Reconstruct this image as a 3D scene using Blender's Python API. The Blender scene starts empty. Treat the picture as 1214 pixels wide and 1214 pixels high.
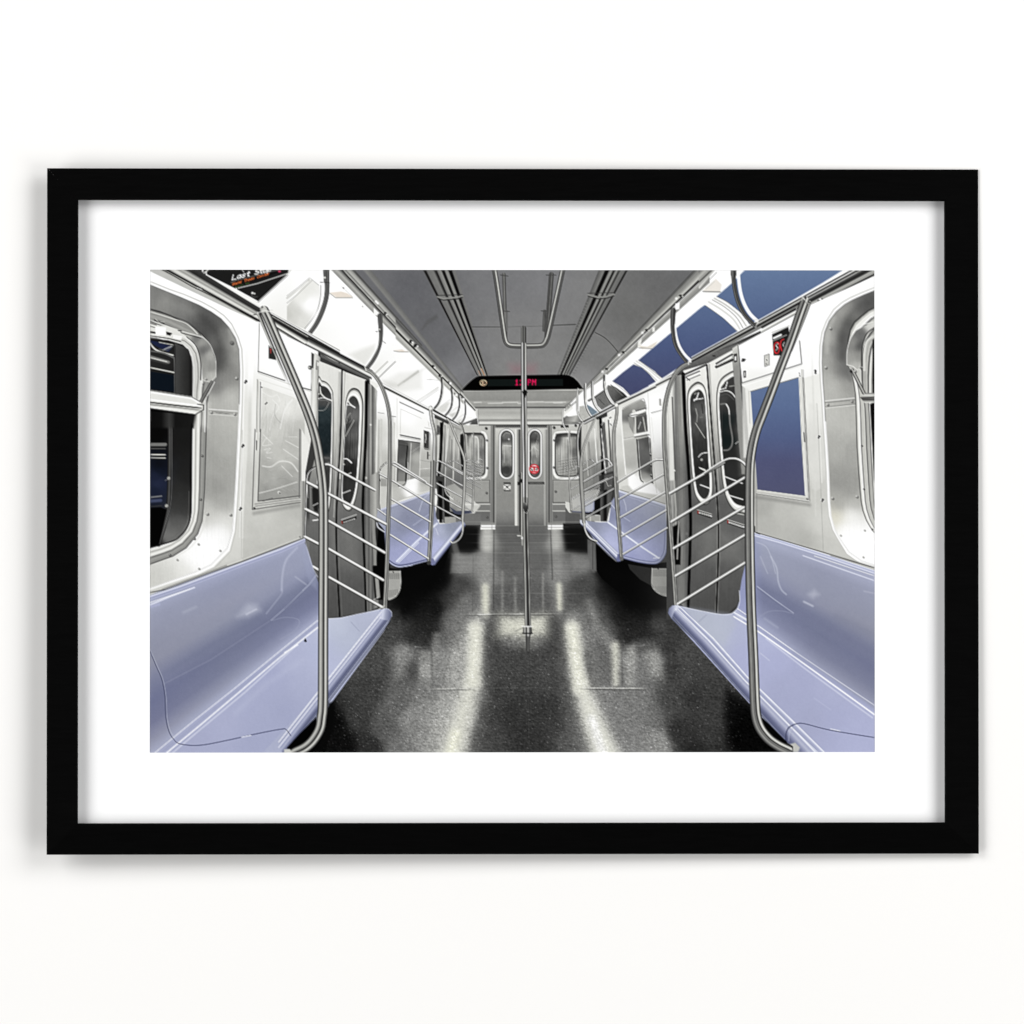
import bpy, bmesh, math
import numpy as np

# ---------------------------------------------------------------------------
# Plan: 1 unit of the wall plan (X right, Y down, as measured on the photograph,
# 1214 x 1214) = 1 mm.  World: x right, z up, the wall is the plane y = 0 and the
# camera looks along +y.
# ---------------------------------------------------------------------------
scene = bpy.context.scene
MM = 0.001
def W(px, py, depth=0.0):
    """plan millimetres -> world metres; depth = millimetres in front of the wall"""
    return ((px-607.0)*MM, -depth*MM, (607.0-py)*MM)

# ---- camera
CAM_D = 6.0
cam_data = bpy.data.cameras.new('camera'); cam = bpy.data.objects.new('camera', cam_data)
scene.collection.objects.link(cam); scene.camera = cam
cam.location = (0, -CAM_D, 0); cam.rotation_euler = (math.radians(90), 0, 0)
cam_data.sensor_width = 36.0; cam_data.sensor_fit = 'HORIZONTAL'
cam_data.lens = 36.0*(CAM_D-.018)/1.214
cam_data.clip_start = .1; cam_data.clip_end = 60

# ---- view transform
scene.view_settings.view_transform = 'Standard'; scene.view_settings.look = 'None'
scene.view_settings.exposure = 0.0; scene.view_settings.gamma = 1.0
scene.view_settings.use_curve_mapping = False

# ---- a dark studio: all light comes from softboxes round the camera
world = bpy.data.worlds.new('World'); scene.world = world; world.use_nodes = True
world.node_tree.nodes['Background'].inputs[0].default_value = (1, 1, 1, 1)
world.node_tree.nodes['Background'].inputs[1].default_value = 0.0

def softbox(name, loc, sx, sy, power):
    ld = bpy.data.lights.new(name, 'AREA'); ld.shape = 'RECTANGLE'; ld.size = sx; ld.size_y = sy
    ld.energy = power; ld.color = (1.0, 1.0, 1.0)
    o = bpy.data.objects.new(name, ld); scene.collection.objects.link(o)
    o.location = loc
    v = -np.array(loc, float); v /= np.linalg.norm(v)
    from mathutils import Vector
    o.rotation_euler = Vector(v).to_track_quat('-Z', 'Z').to_euler()
    return o
LD = 5.0
for name, lx, lz, sx, sz, p in (('softbox_upper_right', 5.05, 2.9, 5.0, 3.8, 384), ('softbox_upper_left', -5.05, 2.9, 5.0, 3.8, 360),
                                ('softbox_lower_right', 5.05, -2.1, 5.0, 2.8, 240), ('softbox_lower_left', -5.05, -2.1, 5.0, 2.8, 230)):
    softbox(name, (lx, -LD, lz), sx, sz, p)

# ---------------------------------------------------------------------------
# ink engine: draws the printed photograph (a flat print) as an array of inks
# ---------------------------------------------------------------------------
PX0, PY0, PX1, PY1 = 178.0, 320.0, 1037.5, 892.0      # print rectangle, in millimetres of the wall plan
SC = 1.25                                             # ink dots per millimetre
NW, NH = int(round((PX1-PX0)*SC)), int(round((PY1-PY0)*SC))
INK = np.zeros((NH, NW, 3), np.float32)
rng = np.random.default_rng(7)

def col(c):
    if isinstance(c, (int, float)):
        w = np.interp(c, [0, 30, 110, 150, 200, 235, 255], [0, .5, 1.2, 3.5, 5.0, 4.0, 0])
        return np.array([c+w*.1, c+w*.12, c-w], np.float32)
    return np.array(c, np.float32)

def spl(p, n=10, closed=False):
    p = [np.array(q, float) for q in p]
    if len(p) < 3: return np.array(p)
    out = []; N = len(p)
    for i in range(N if closed else N-1):
        if closed: a, b, c, d = p[(i-1) % N], p[i], p[(i+1) % N], p[(i+2) % N]
        else: a, b, c, d = p[max(i-1, 0)], p[i], p[i+1], p[min(i+2, N-1)]
        for k in range(n):
            t = k/n
            out.append(.5*((2*b)+(c-a)*t+(2*a-5*b+4*c-d)*t*t+(3*b-3*c+d-a)*t**3))
    if not closed: out.append(p[-1])
    return np.array(out)

def win(x0, y0, x1, y1, pad):
    a = max(0, int((x0-PX0-pad)*SC)); b = min(NW, int((x1-PX0+pad)*SC)+2)
    c = max(0, int((y0-PY0-pad)*SC)); d = min(NH, int((y1-PY0+pad)*SC)+2)
    if a >= b or c >= d: return None
    X, Y = np.meshgrid(PX0+(np.arange(a, b)+.5)/SC, PY0+(np.arange(c, d)+.5)/SC)
    return a, b, c, d, X.astype(np.float32), Y.astype(np.float32)

def put(a, b, c, d, al, C, mode=None):
    t = INK[c:d, a:b]
    al = al[..., None]
    if mode == 'add': t += al*C
    elif mode == 'mul': t *= 1-al*(1-C/255.0)
    else: t += al*(C-t)

def paint_of(c, X, Y):
    return c(X, Y) if callable(c) else col(c)

def sdf(P, X, Y):
    d = np.full(X.shape, 1e9, np.float32); ins = np.zeros(X.shape, bool); n = len(P)
    for i in range(n):
        x0, y0 = P[i]; x1, y1 = P[(i+1) % n]
        ex, ey = x1-x0, y1-y0; L = ex*ex+ey*ey
        if L < 1e-9: continue
        t = np.clip(((X-x0)*ex+(Y-y0)*ey)/L, 0, 1)
        dx = X-x0-t*ex; dy = Y-y0-t*ey
        d = np.minimum(d, dx*dx+dy*dy)
        if y0 != y1:
            cr = ((y0 > Y) != (y1 > Y)) & (X < ex*(Y-y0)/ey+x0)
            ins ^= cr
    d = np.sqrt(d)
    return np.where(ins, -d, d)

def noise(X, Y, sx, sy, seed=0):
    r = np.random.default_rng(seed); G = r.random((64, 64)).astype(np.float32)
    u = X/sx; v = Y/sy
    i = np.floor(u).astype(int); j = np.floor(v).astype(int)
    fu = u-i; fv = v-j; fu = fu*fu*(3-2*fu); fv = fv*fv*(3-2*fv)
    g = lambda a, b: G[b % 64, a % 64]
    return ((g(i, j)*(1-fu)+g(i+1, j)*fu)*(1-fv)+(g(i, j+1)*(1-fu)+g(i+1, j+1)*fu)*fv)*2-1

class Fr:
    """a drawing frame: local coordinates (u, v) -> print plan"""
    def __init__(s, ox, oy, k): s.o = np.array([ox, oy], float); s.k = float(k)
    def P(s, pts): return [s.o+np.array(q[:2], float)/s.k for q in pts]
    def fill(s, pts, c, f=0, a=1., curve=False, tex=None, mode=None):
        P = s.P(pts)
        P = spl(P, 8, True) if curve else np.array(P)
        f = f/s.k
        lo, hi = P.min(0), P.max(0)
        w = win(lo[0], lo[1], hi[0], hi[1], 1.5+f)
        if w is None: return
        x0, x1, y0, y1, X, Y = w
        D = sdf(P, X, Y)
        h = max(f, .5/SC)
        al = np.clip(.5-D/(2*h), 0, 1)
        if f > 0: al = al*al*(3-2*al)
        C = paint_of(c, X, Y)
        if tex is not None:
            C = C+.5*tex(X, Y)[..., None]
        put(x0, x1, y0, y1, al*a, C, mode)
    def idw(s, L, p=2.2, ax=1., ay=1., sm=5.):
        Q = [(s.o[0]+q[0]/s.k, s.o[1]+q[1]/s.k, col(q[2])) for q in L]
        def fn(X, Y):
            W = 0; A = 0; SM = sm
            for x, y, c in Q:
                w = 1/((((X-x)/ax)**2+((Y-y)/ay)**2)+SM*SM)**(p/2*1.6)
                W = W+w; A = A+w[..., None]*c
            return A/W[..., None]
        return fn
    def grid(s, A, B, ts, xs, rows):
        """ink table: rows over t (from line A to line B), columns over x"""
        a0, a1 = s.P(A); b0, b1 = s.P(B)
        T = np.array(rows, np.float32)                    # [len(ts)][len(xs)][3]
        def dist(p, q, X, Y):
            d = q-p; return ((X-p[0])*d[1]-(Y-p[1])*d[0])/math.hypot(d[0], d[1])
        def fn(X, Y):
            da = dist(a0, a1, X, Y); db = dist(b0, b1, X, Y); den = da-db
            den = np.where(np.abs(den) < 1e-4, 1e-4, den)
            t = np.clip(da/den, 0, 1)*1.0
            ti = np.interp(t, ts, np.arange(len(ts))); xi = np.interp(X, xs, np.arange(len(xs)))
            i = np.clip(np.floor(ti).astype(int), 0, len(ts)-2); j = np.clip(np.floor(xi).astype(int), 0, len(xs)-2)
            ft = (ti-i)[..., None]; fx = (xi-j)[..., None]
            return (T[i, j]*(1-ft)+T[i+1, j]*ft)*(1-fx)+(T[i, j+1]*(1-ft)+T[i+1, j+1]*ft)*fx
        return fn
    def lin(s, p0, p1, stops):
        p0, p1 = s.P([p0, p1]); d = p1-p0; L = d@d
        ts = [q[0] for q in stops]; cs = np.array([col(q[1]) for q in stops])
        def fn(X, Y):
            t = ((X-p0[0])*d[0]+(Y-p0[1])*d[1])/L
            return np.stack([np.interp(t, ts, cs[:, i]) for i in range(3)], -1)
        return fn
    def band(s, A, B, stops, a=1., f=0, tex=None):
        """strip between line A=(a0,a1) and line B=(b0,b1); stops run from A to B"""
        a0, a1 = s.P(A); b0, b1 = s.P(B)
        ts = [q[0] for q in stops]; cs = np.array([col(q[1]) for q in stops])
        def dist(p, q, X, Y):
            d = q-p; return ((X-p[0])*d[1]-(Y-p[1])*d[0])/math.hypot(d[0], d[1])
        def fn(X, Y):
            da = dist(a0, a1, X, Y); db = dist(b0, b1, X, Y)
            den = da-db; den = np.where(np.abs(den) < 1e-4, 1e-4, den)
            t = np.clip(da/den, 0, 1)
            return np.stack([np.interp(t, ts, cs[:, i]) for i in range(3)], -1)
        s.fill([A[0], A[1], B[1], B[0]], fn, f=f, a=a, tex=tex)
    def nest(s, A, B, stops, curve=True):
        A = [np.array(q, float) for q in A]; B = [np.array(q, float) for q in B]
        for t, c in stops:
            s.fill([a+(b-a)*t for a, b in zip(A, B)], c, curve=curve)
    def line(s, pts, w, c, f=0, a=1., curve=False, mode=None, taper=None):
        """stroke; w full width in local units (number or (start,end)); c ink or list of (u, ink) across"""
        P = s.P(pts)
        P = spl(P, 10) if curve else np.array(P)
        w0, w1 = (w if isinstance(w, tuple) else (w, w)); w0 /= s.k; w1 /= s.k; f = f/s.k
        seg = np.hypot(*(P[1:]-P[:-1]).T); tot = max(seg.sum(), 1e-6); acc = np.concatenate([[0], np.cumsum(seg)])/tot
        m = max(w0, w1)/2+f+1.5
        lo, hi = P.min(0), P.max(0)
        W = win(lo[0], lo[1], hi[0], hi[1], m)
        if W is None: return
        x0, x1, y0, y1, X, Y = W
        D = np.full(X.shape, 1e9, np.float32); U = np.zeros_like(D); T = np.zeros_like(D)
        for i in range(len(P)-1):
            p, q = P[i], P[i+1]; ex, ey = q-p; L = ex*ex+ey*ey
            if L < 1e-9: continue
            sx0 = max(0, int((min(p[0], q[0])-m-PX0)*SC)-x0); sx1 = int((max(p[0], q[0])+m-PX0)*SC)+2-x0
            sy0 = max(0, int((min(p[1], q[1])-m-PY0)*SC)-y0); sy1 = int((max(p[1], q[1])+m-PY0)*SC)+2-y0
            if sx1 <= 0 or sy1 <= 0: continue
            xs = X[sy0:sy1, sx0:sx1]; ys = Y[sy0:sy1, sx0:sx1]
            if xs.size == 0: continue
            t = ((xs-p[0])*ex+(ys-p[1])*ey)/L
            ext0 = 0 if i > 0 else 0; t = np.clip(t, ext0, 1)
            dx = xs-p[0]-t*ex; dy = ys-p[1]-t*ey
            d = np.sqrt(dx*dx+dy*dy)
            u = (ey*(xs-p[0])-ex*(ys-p[1]))/math.sqrt(L)
            Dv = D[sy0:sy1, sx0:sx1]; k = d < Dv
            Dv[k] = d[k]; U[sy0:sy1, sx0:sx1][k] = u[k]; T[sy0:sy1, sx0:sx1][k] = (acc[i]+t*(acc[i+1]-acc[i]))[k]
        hw = (w0+(w1-w0)*T)/2
        h = max(f, .5/SC)
        al = np.clip(.5-(D-hw)/(2*h), 0, 1)*np.clip(hw/(.5/SC), 0, 1)**.5
        if f > 0: al = al*al*(3-2*al)
        if taper: al = al*np.interp(T, [q[0] for q in taper], [q[1] for q in taper])
        if isinstance(c, list):
            cs = np.array([col(q[1]) for q in c]); us = [q[0] for q in c]
            r = U/np.maximum(hw, 1e-3)
            C = np.stack([np.interp(r, us, cs[:, i]) for i in range(3)], -1)
        else: C = paint_of(c, X, Y)
        put(x0, x1, y0, y1, al*a, C, mode)
    def dot(s, x, y, r, c, a=1., f=0, ry=None):
        p = [(x+r*math.cos(q), y+(ry or r)*math.sin(q)) for q in [i*math.pi/8 for i in range(16)]]
        s.fill(p, c, a=a, f=f)
    def rivet(s, x, y, r=8):
        s.dot(x+r*.3, y+r*.4, r*1.1, 70, .7, f=r*.4); s.dot(x-r*.2, y-r*.2, r*.8, 225, .9, f=r*.3); s.dot(x, y, r*.3, 60, .6, f=r*.3)
    def text(s, t, o, ex, ey, w, c, gap=.35):
        """stroke lettering; o lower-left, ex = one letter width vector, ey = cap height vector (up)"""
        o = np.array(o, float); ex = np.array(ex, float); ey = np.array(ey, float)
        for ch in t:
            for st in GL.get(ch, []):
                s.line([o+ex*q[0]+ey*q[1] for q in st], w, c)
            o = o+ex*((GWD.get(ch, 1))+gap)

GL = {'L': [[(0,1),(0,0),(.9,0)]], 'a': [[(.8,.65),(.8,0)],[(.8,.5),(.5,.68),(.1,.5),(.05,.2),(.3,0),(.7,.1)]],
 's': [[(.75,.55),(.4,.68),(.1,.5),(.7,.2),(.4,0),(0,.1)]], 't': [[(.3,.95),(.3,.1),(.6,0)],[(0,.65),(.6,.65)]],
 'S': [[(.9,.85),(.5,1),(.05,.8),(.2,.55),(.8,.45),(.95,.2),(.5,0),(.05,.12)]], 'o': [[(.4,.68),(.05,.4),(.1,.1),(.4,0),(.75,.15),(.75,.5),(.4,.68)]],
 'p': [[(0,.65),(0,-.3)],[(0,.5),(.4,.68),(.8,.4),(.6,.05),(0,.1)]], 'W': [[(0,1),(.25,0),(.5,.8),(.75,0),(1,1)]],
 'r': [[(0,.65),(0,0)],[(0,.4),(.3,.66),(.6,.6)]], 'l': [[(0,1),(0,0)]], 'd': [[(.8,1),(.8,0)],[(.8,.5),(.4,.68),(.05,.35),(.3,0),(.8,.15)]],
 'e': [[(.05,.35),(.8,.38),(.6,.66),(.15,.55),(.05,.3),(.3,0),(.75,.1)]], 'n': [[(0,.65),(0,0)],[(0,.45),(.4,.68),(.75,.5),(.75,0)]],
 'T': [[(0,1),(1,1)],[(.5,1),(.5,0)]], 'C': [[(.9,.8),(.5,1),(.05,.7),(.05,.3),(.5,0),(.9,.2)]],
 '1': [[(.1,.75),(.4,1),(.4,0)],[(.1,0),(.7,0)]], '2': [[(.05,.8),(.4,1),(.8,.8),(.7,.5),(.05,0),(.9,0)]],
 ':': [[(.2,.25),(.2,.3)],[(.2,.7),(.2,.75)]], 'P': [[(0,0),(0,1),(.6,1),(.85,.75),(.6,.48),(0,.48)]],
 'M': [[(0,0),(0,1),(.5,.45),(1,1),(1,0)]], 'E': [[(.85,1),(0,1),(0,0),(.85,0)],[(0,.5),(.7,.5)]],
 '9': [[(.8,.6),(.4,.45),(.05,.7),(.4,1),(.8,.8),(.75,.3),(.3,0)]], 'i':[[(0,.65),(0,0)]], 'c':[[(.7,.55),(.35,.68),(.05,.4),(.15,.08),(.4,0),(.7,.1)]], 'D':[[(0,0),(0,1),(.5,1),(.9,.7),(.9,.3),(.5,0),(0,0)]], 'N':[[(0,0),(0,1),(.9,0),(.9,1)]], 'h':[[(0,1),(0,0)],[(0,.45),(.4,.68),(.75,.5),(.75,0)]], 'u':[[(0,.65),(.05,.15),(.4,0),(.75,.2)],[(.75,.65),(.75,0)]]}
GWD = {'l': .25, 'i': .25, ':': .4, 't': .65, 'r': .6, 'W': 1.1}

def brush_v(amp, sx=1.2, sy=40, seed=3):
    return lambda X, Y: amp*noise(X, Y, sx, sy, seed)
def grain(amp, s=1.3, seed=5):
    return lambda X, Y: amp*noise(X, Y, s, s, seed)
STEEL = [(-1,60),(-.85,95),(-.6,185),(-.35,165),(-.05,120),(.08,45),(.22,60),(.34,205),(.55,190),(.8,120),(1,55)]
STEELR = [(-u, g) for u, g in STEEL][::-1]
THIN = [(-1,70),(-.6,120),(-.1,205),(.4,190),(.8,110),(1,70)]
SLAT = [(-1,35),(-.7,70),(-.4,150),(0,240),(.5,255),(.8,215),(1,120)]
def paint_centre():
    Z = Fr(0, 0, 1)
    Z.fill([(170,310),(1045,310),(1045,900),(170,900)], 235)
    # ---- ceiling
    B4 = Fr(470, 320, 4.186); B5 = Fr(540, 430, 7.5875); B6 = Fr(540, 530, 7.5875); B7 = Fr(500, 620, 4.4615)
    Z.fill([(398,318),(850,318),(700,465),(690,470),(548,470)], Z.idw(p=2., sm=14., L=[(440,330,(113,113,116)),(480,350,(104,104,108)),(500,380,(107,107,110)),(520,410,(111,111,114)),(545,445,(133,133,136)),(562,452,(119,119,121)),(600,335,(126,126,128)),(600,400,(134,134,134)),(640,420,(139,139,138)),(600,440,(136,136,135)),(690,350,(134,134,134)),(700,420,(128,128,127)),(740,370,(115,115,114)),(790,340,(111,111,111)),(700,452,(147,147,147)),(720,430,(130,130,129)),(760,400,(119,119,118)),(810,325,(113,113,114)),(650,330,(132,132,134))]), tex=grain(2, 3))
    B4.band(((-215,-60),(320,590)),((-175,-60),(335,590)), [(0,140),(1,112)], f=6)
    # grille strips
    B4.band(((118,-20),(398,525)),((283,-20),(458,525)), [(0,110),(.03,30),(.08,25),(.12,120),(.3,128),(.36,40),(.4,30),(.44,130),(.54,150),(.57,25),(.64,15),(.68,150),(.76,140),(.79,10),(.88,12),(.91,115),(1,125)])
    B4.band(((1012,-20),(795,525)),((1158,-20),(858,525)), [(0,70),(.03,100),(.18,130),(.22,115),(.24,10),(.36,12),(.4,150),(.5,140),(.52,20),(.57,20),(.6,140),(.68,140),(.7,50),(.74,60),(.78,125),(.93,110),(.95,20),(1,30)])
    B4.line([(203,133),(232,142),(300,136),(326,128)], 9, 145); B4.line([(203,141),(232,150),(300,144),(326,136)], 4, 40); B4.line([(203,127),(326,122)], 3, 50)
    B4.line([(950,122),(1000,135),(1040,132),(1078,120)], 9, 145); B4.line([(950,130),(1000,143),(1040,140),(1078,128)], 4, 40); B4.line([(948,115),(1078,112)], 3, 60)
    for t in np.linspace(0, 1, 26):    # small louvre ticks
        x = 330+120*t; y = 150+370*t
        B4.line([(x-3,y),(x+3,y+6)], 1.5, 90, a=.5)
        x = 945-135*t; y = 160+350*t
        B4.line([(x-3,y),(x+4,y+2)], 3, 165, a=.5); x=1050-170*t; B4.line([(x-4,y),(x+4,y+3)], 3, 75, a=.35)
    B4.line([(375,283),(530,283)], 3, 60); B4.line([(530,283),(740,278)], 2.5, 85); B4.line([(740,276),(888,270)], 3.5, 50)
    B4.line([(375,288),(888,275)], 2, 150, a=.5)
    B4.line([(985,310),(1030,335),(1065,367),(1105,415)], 4, 40, curve=True); B4.line([(985,314),(1030,339),(1065,371),(1102,419)], 3, 150, a=.5, curve=True)
    B4.fill([(122,295),(150,250),(200,222),(205,235),(150,275),(130,298)], 88, f=9, a=.5)
    B4.fill([(560,470),(690,470),(690,515),(570,515)], (200,70,95), f=34, a=.16)
    B4.line([(420,490),(436,524)], 5, (240,190,150), f=3, a=.9); B4.line([(405,500),(415,524)], 3, (220,170,140), f=2, a=.7)
    # ---- bulkhead above the end doors
    B5.fill([(50,252),(1150,238),(990,412),(165,412)], B5.lin((0,245),(0,412), [(0,200),(.06,150),(.2,158),(.55,150),(.65,175),(.78,160),(.9,170),(1,150)]), tex=grain(4, 2.5))
    for x0, x1, y in ((165,230,358),(290,420,366),(420,560,358),(560,590,368),(640,790,354),(800,990,356),(880,960,362)):
        B5.line([(x0,y),(x1,y-2)], 7, 235, f=5, a=.8)
    B5.fill([(160,395),(1000,392),(990,410),(165,412)], 70, f=2, a=.75); B5.line([(165,398),(990,396)], 3, 215, a=.7)
    B5.fill([(195,415),(975,413),(960,560),(200,560)], B5.lin((0,412),(0,560), [(0,150),(.08,185),(.3,178),(.6,200),(.68,170),(.72,110),(.76,205),(.9,228),(.97,190),(1,90)]), tex=lambda X, Y: 7*noise(X, Y, 18, .6, 2))
    B5.line([(200,528),(960,525)], 3, 100, a=.6)
    # ---- display
    P = [(48,252),(75,222),(105,192),(150,152),(185,128),(215,118),(600,112),(985,107),(1020,112),(1065,135),(1100,168),(1150,236),(640,248)]
    B5.line(P[:7], 8, 190, a=.5, f=4); B5.line(P[7:12], 8, 190, a=.6, f=4)
    B5.fill(P, 3); B5.fill([(285,150),(965,146),(965,208),(285,212)], (17,22,21), f=4)
    B5.line([(50,256),(1150,240)], 4, 215)
    B5.line([(248+29*math.cos(q*.3491), 181+24*math.sin(q*.3491)) for q in range(19)], 8, (252,208,168))
    B5.line([(240,168),(240,194)], 7, (255,214,176)); B5.line([(240,169),(258,169)], 6, (255,214,176)); B5.line([(240,181),(254,181)], 6, (255,214,176)); B5.line([(240,193),(258,193)], 6, (255,214,176))
    B5.text('12', (536,200), (29,0), (4,-47), 9, (255,25,90), .38); B5.text('PM', (650,198), (28,0), (2,-46), 9, (255,30,95), .4)
    B5.line([(606,160),(606,195)], 8, (190,20,60))
    # ---- end wall
    B5.fill([(-40,560),(1250,560),(1250,1490),(-40,1490)], B5.lin((0,560),(0,1480), [(0,200),(.1,190),(.3,165),(.55,150),(.75,135),(.95,118),(1,110)]), tex=grain(4, 2))
    B5.fill([(200,556),(960,556),(960,566),(200,566)], 60, a=.6)
    B5.fill([(345,565),(590,562),(590,592),(345,590)], B5.lin((0,562),(0,592), [(0,40),(.5,110),(1,200)]))
    B5.fill([(650,562),(825,562),(825,590),(650,590)], B5.lin((0,562),(0,592), [(0,40),(.5,110),(1,200)]))
    for i in range(14): B5.line([(352+i*16.5,568),(360+i*16.5,582)], 4, 20, a=.7); 
    for i in range(10): B5.line([(655+i*16.5,568),(663+i*16.5,582)], 4, 20, a=.7)
    # posts beside the doors
    for x0, x1, r in ((312,358,0),(822,868,1)):
        st = [(0,190),(.15,110),(.4,150),(.55,70),(.62,45),(.8,130),(1,175)]
        if r: st = [(1-t, c) for t, c in st][::-1]
        B5.fill([(x0,565),(x1,565),(x1,1480),(x0,1480)], B5.lin((x0,0),(x1,0), st), a=.8)
    # door leaves
    for x0, x1 in ((360,585),(645,820)):
        B5.fill([(x0,592),(x1,592),(x1,1468),(x0,1468)], B5.lin((0,592),(0,1468), [(0,215),(.15,190),(.35,168),(.6,148),(.85,152),(.95,125),(1,100)]), a=.75, tex=grain(5, 1.6))
        B5.line([(x0,1468),(x1,1468)], 7, 190, f=2)
        B5.line([(x0,592),(x0,1468)], 4, 205); 
    B5.band(((525,600),(530,1470)),((600,600),(600,1470)), [(0,200),(.2,235),(.35,190),(.5,140),(.62,100),(.7,55),(.82,150),(1,100)])
    B5.band(((790,600),(795,1470)),((822,600),(822,1470)), [(0,215),(.5,170),(1,90)], a=.6)
    def capsule(x0, x1, y0, y1, r):
        cx = (x0+x1)/2; rx = (x1-x0)/2; ry = min(r*1.25, rx*1.15)
        return [(cx-rx*math.cos(t), y0+ry-ry*math.sin(t)) for t in np.linspace(0, math.pi, 12)]+[(cx+rx*math.cos(t), y1-ry+ry*math.sin(t)) for t in np.linspace(0, math.pi, 12)]
    for x0, x1 in ((386,530),(645,780)):
        for q, c in ((0,120),(4,245),(13,225),(19,110),(22,30)):
            B5.fill(capsule(x0+q, x1-q, 592+q, 1052-q, 58), c)
        B5.fill(capsule(x0+30, x1-26, 620, 1026, 58), B5.idw([(x0+60,660,120),(x0+60,700,70),(x0+60,750,190),(x0+70,800,165),(x0+40,860,120),(x0+60,900,150),(x0+70,960,60),(x0+60,1000,90)], 3), tex=lambda X, Y: 22*noise(X, Y, 1.3, 9, 8)+14*noise(X, Y, 2.5, 2.5, 4))
    B5.line([(430,745),(500,750)], 7, 230, f=2, a=.8); B5.line([(440,745),(435,900)], 5, 220, f=2, a=.7); B5.line([(495,770),(498,930)], 4, 210, f=2, a=.6)
    B5.dot(455,967,34,60,.8,f=8); B5.dot(478,688,8,235); B5.line([(420,660),(450,630),(490,640)], 5, 190, a=.7)
    B5.line([(690,760),(680,900)], 5, 215, f=2, a=.7); B5.line([(735,680),(715,760),(728,850)], 6, 205, f=2, a=.7); B5.line([(665,800),(700,750),(740,790)], 6, 215, f=2, a=.6)
    B5.fill([(665,655),(700,628),(735,650),(740,700),(668,700)], 60, f=8, a=.5)
    # red notice
    B6.dot(706,198,46,(205,45,55)); B6.dot(706,198,36,(240,235,230)); B6.line([(675,180),(735,182)], 12, (190,40,50)); B6.line([(680,222),(735,222)], 12, (215,50,60)); B6.line([(706,180),(706,205)], 14, (200,40,50)); B6.line([(672,192),(690,206)], 8, 40); B6.line([(738,192),(722,206)], 8, 50); B6.line([(672,210),(690,212)], 5, 90)
    # end wall windows
    for x0, x1 in ((25,290),(868,1135)):
        A = [(x0,700),(x0+8,640),(x0+50,612),(x1-50,610),(x1-8,645),(x1,700),(x1,870),(x1,980),(x1-12,1030),(x1-60,1052),(x0+60,1052),(x0+12,1020),(x0,960),(x0,840)]
        cx, cy = (x0+x1)/2, 830
        B = [(cx+(x-cx)*.8, cy+(y-cy)*.86) for x, y in A]
        B5.nest(A, B, [(0,170),(.12,235),(.4,240),(.7,205),(.85,110),(1,35)])
        B5.fill([(cx+(x-cx)*.76, cy+(y-cy)*.83) for x, y in A], B5.idw([(x0+40,680,70),(cx,700,200),(x1-60,690,150),(cx-40,800,190),(cx+30,850,160),(x1-60,820,110),(x0+50,900,170),(cx,940,150),(cx,1010,160)], 2.6), curve=True, tex=lambda X, Y: 38*noise(X, Y, 1.6, 16, 9)+12*noise(X, Y, 2, 2, 3))
        for k in range(5):
            xx = x0+70+k*34; B5.line([(xx,690),(xx+4,930)], 6, (215 if k % 2 else 95), f=3, a=.55)
        for k in range(7):
            yy = 880+k*26; B5.line([(x0+55,yy),(x1-45,yy-30 if x0 > 500 else yy+30)], 5, 205, a=.6); B5.line([(x0+55,yy+7),(x1-45,yy-23 if x0 > 500 else yy+37)], 4, 70, a=.45)
    B5.fill([(900,640),(1000,632),(1100,640),(1100,665),(905,668)], 45, f=10, a=.7); B5.fill([(90,632),(160,628),(250,640),(245,655),(90,660)], 55, f=8, a=.6)
    # panels under the windows
    for x0, x1 in ((95,305),(875,1120)):
        B6.fill([(x0,300),(x1,300),(x1,500),(x0,500)], 162, tex=grain(4, 1.5)); B6.line([(x0,300),(x1,300)], 4, 95); B6.line([(x0,308),(x1,308)], 3, 205)
        B6.line([(x0,500),(x1,500)], 5, 70); B6.line([(x0,514),(x1,514)], 8, 220, f=2); B6.line([(x0,575),(x1,575)], 8, 205, f=3)
        B6.fill([(x0,585),(x1,585),(x1,672),(x0,672)], 112); B6.line([(x0,672),(x1,672)], 6, 150)
        B6.line([(x1 if x0 < 500 else x0,300),(x1 if x0 < 500 else x0,500)], 5, 70)
        B6.fill([(x0-100 if x0 < 500 else x0,690),(x1 if x0 < 500 else x1+60,690),(x1 if x0 < 500 else x1+60,725),(x0-100 if x0 < 500 else x0,725)], 22, f=4)
    for x, y in ((279,415),(284,632),(900,402),(902,626),(285,190),(885,185)): B6.dot(x,y,11,70,f=4); B6.dot(x-2,y-2,4,150)
    B5.dot(275,592,13,50,f=4); B5.dot(282,700,10,95,f=4); B5.dot(886,585,13,50,f=4); B5.dot(886,700,10,95,f=4); B5.dot(1080,566,12,40,f=3); B5.fill([(945,565),(1015,562),(1015,582),(945,584)], 30, f=3)
    B6.fill([(432,318),(494,318),(494,332),(432,332)], 30); B6.line([(438,325),(488,325)], 3, 190)
    B6.fill([(430,338),(494,338),(494,386),(430,386)], 225); B6.dot(462,360,10,30); B6.line([(432,340),(450,350)], 5, 40); B6.line([(492,340),(474,350)], 5, 40); B6.line([(434,384),(448,374)], 5, 50); B6.line([(490,384),(476,374)], 5, 50)
    B6.line([(436,394),(490,394)], 7, 40)
    B6.fill([(652,315),(796,315),(796,334),(652,334)], 35)
    for i in range(11): B6.line([(664+i*11,321),(664+i*11+6,329)], 3.5, 190)
    B6.dot(570,260,7,60); B6.fill([(555,315),(600,312),(600,330),(555,345)], 35, f=4)
    paint_wedges()

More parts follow.
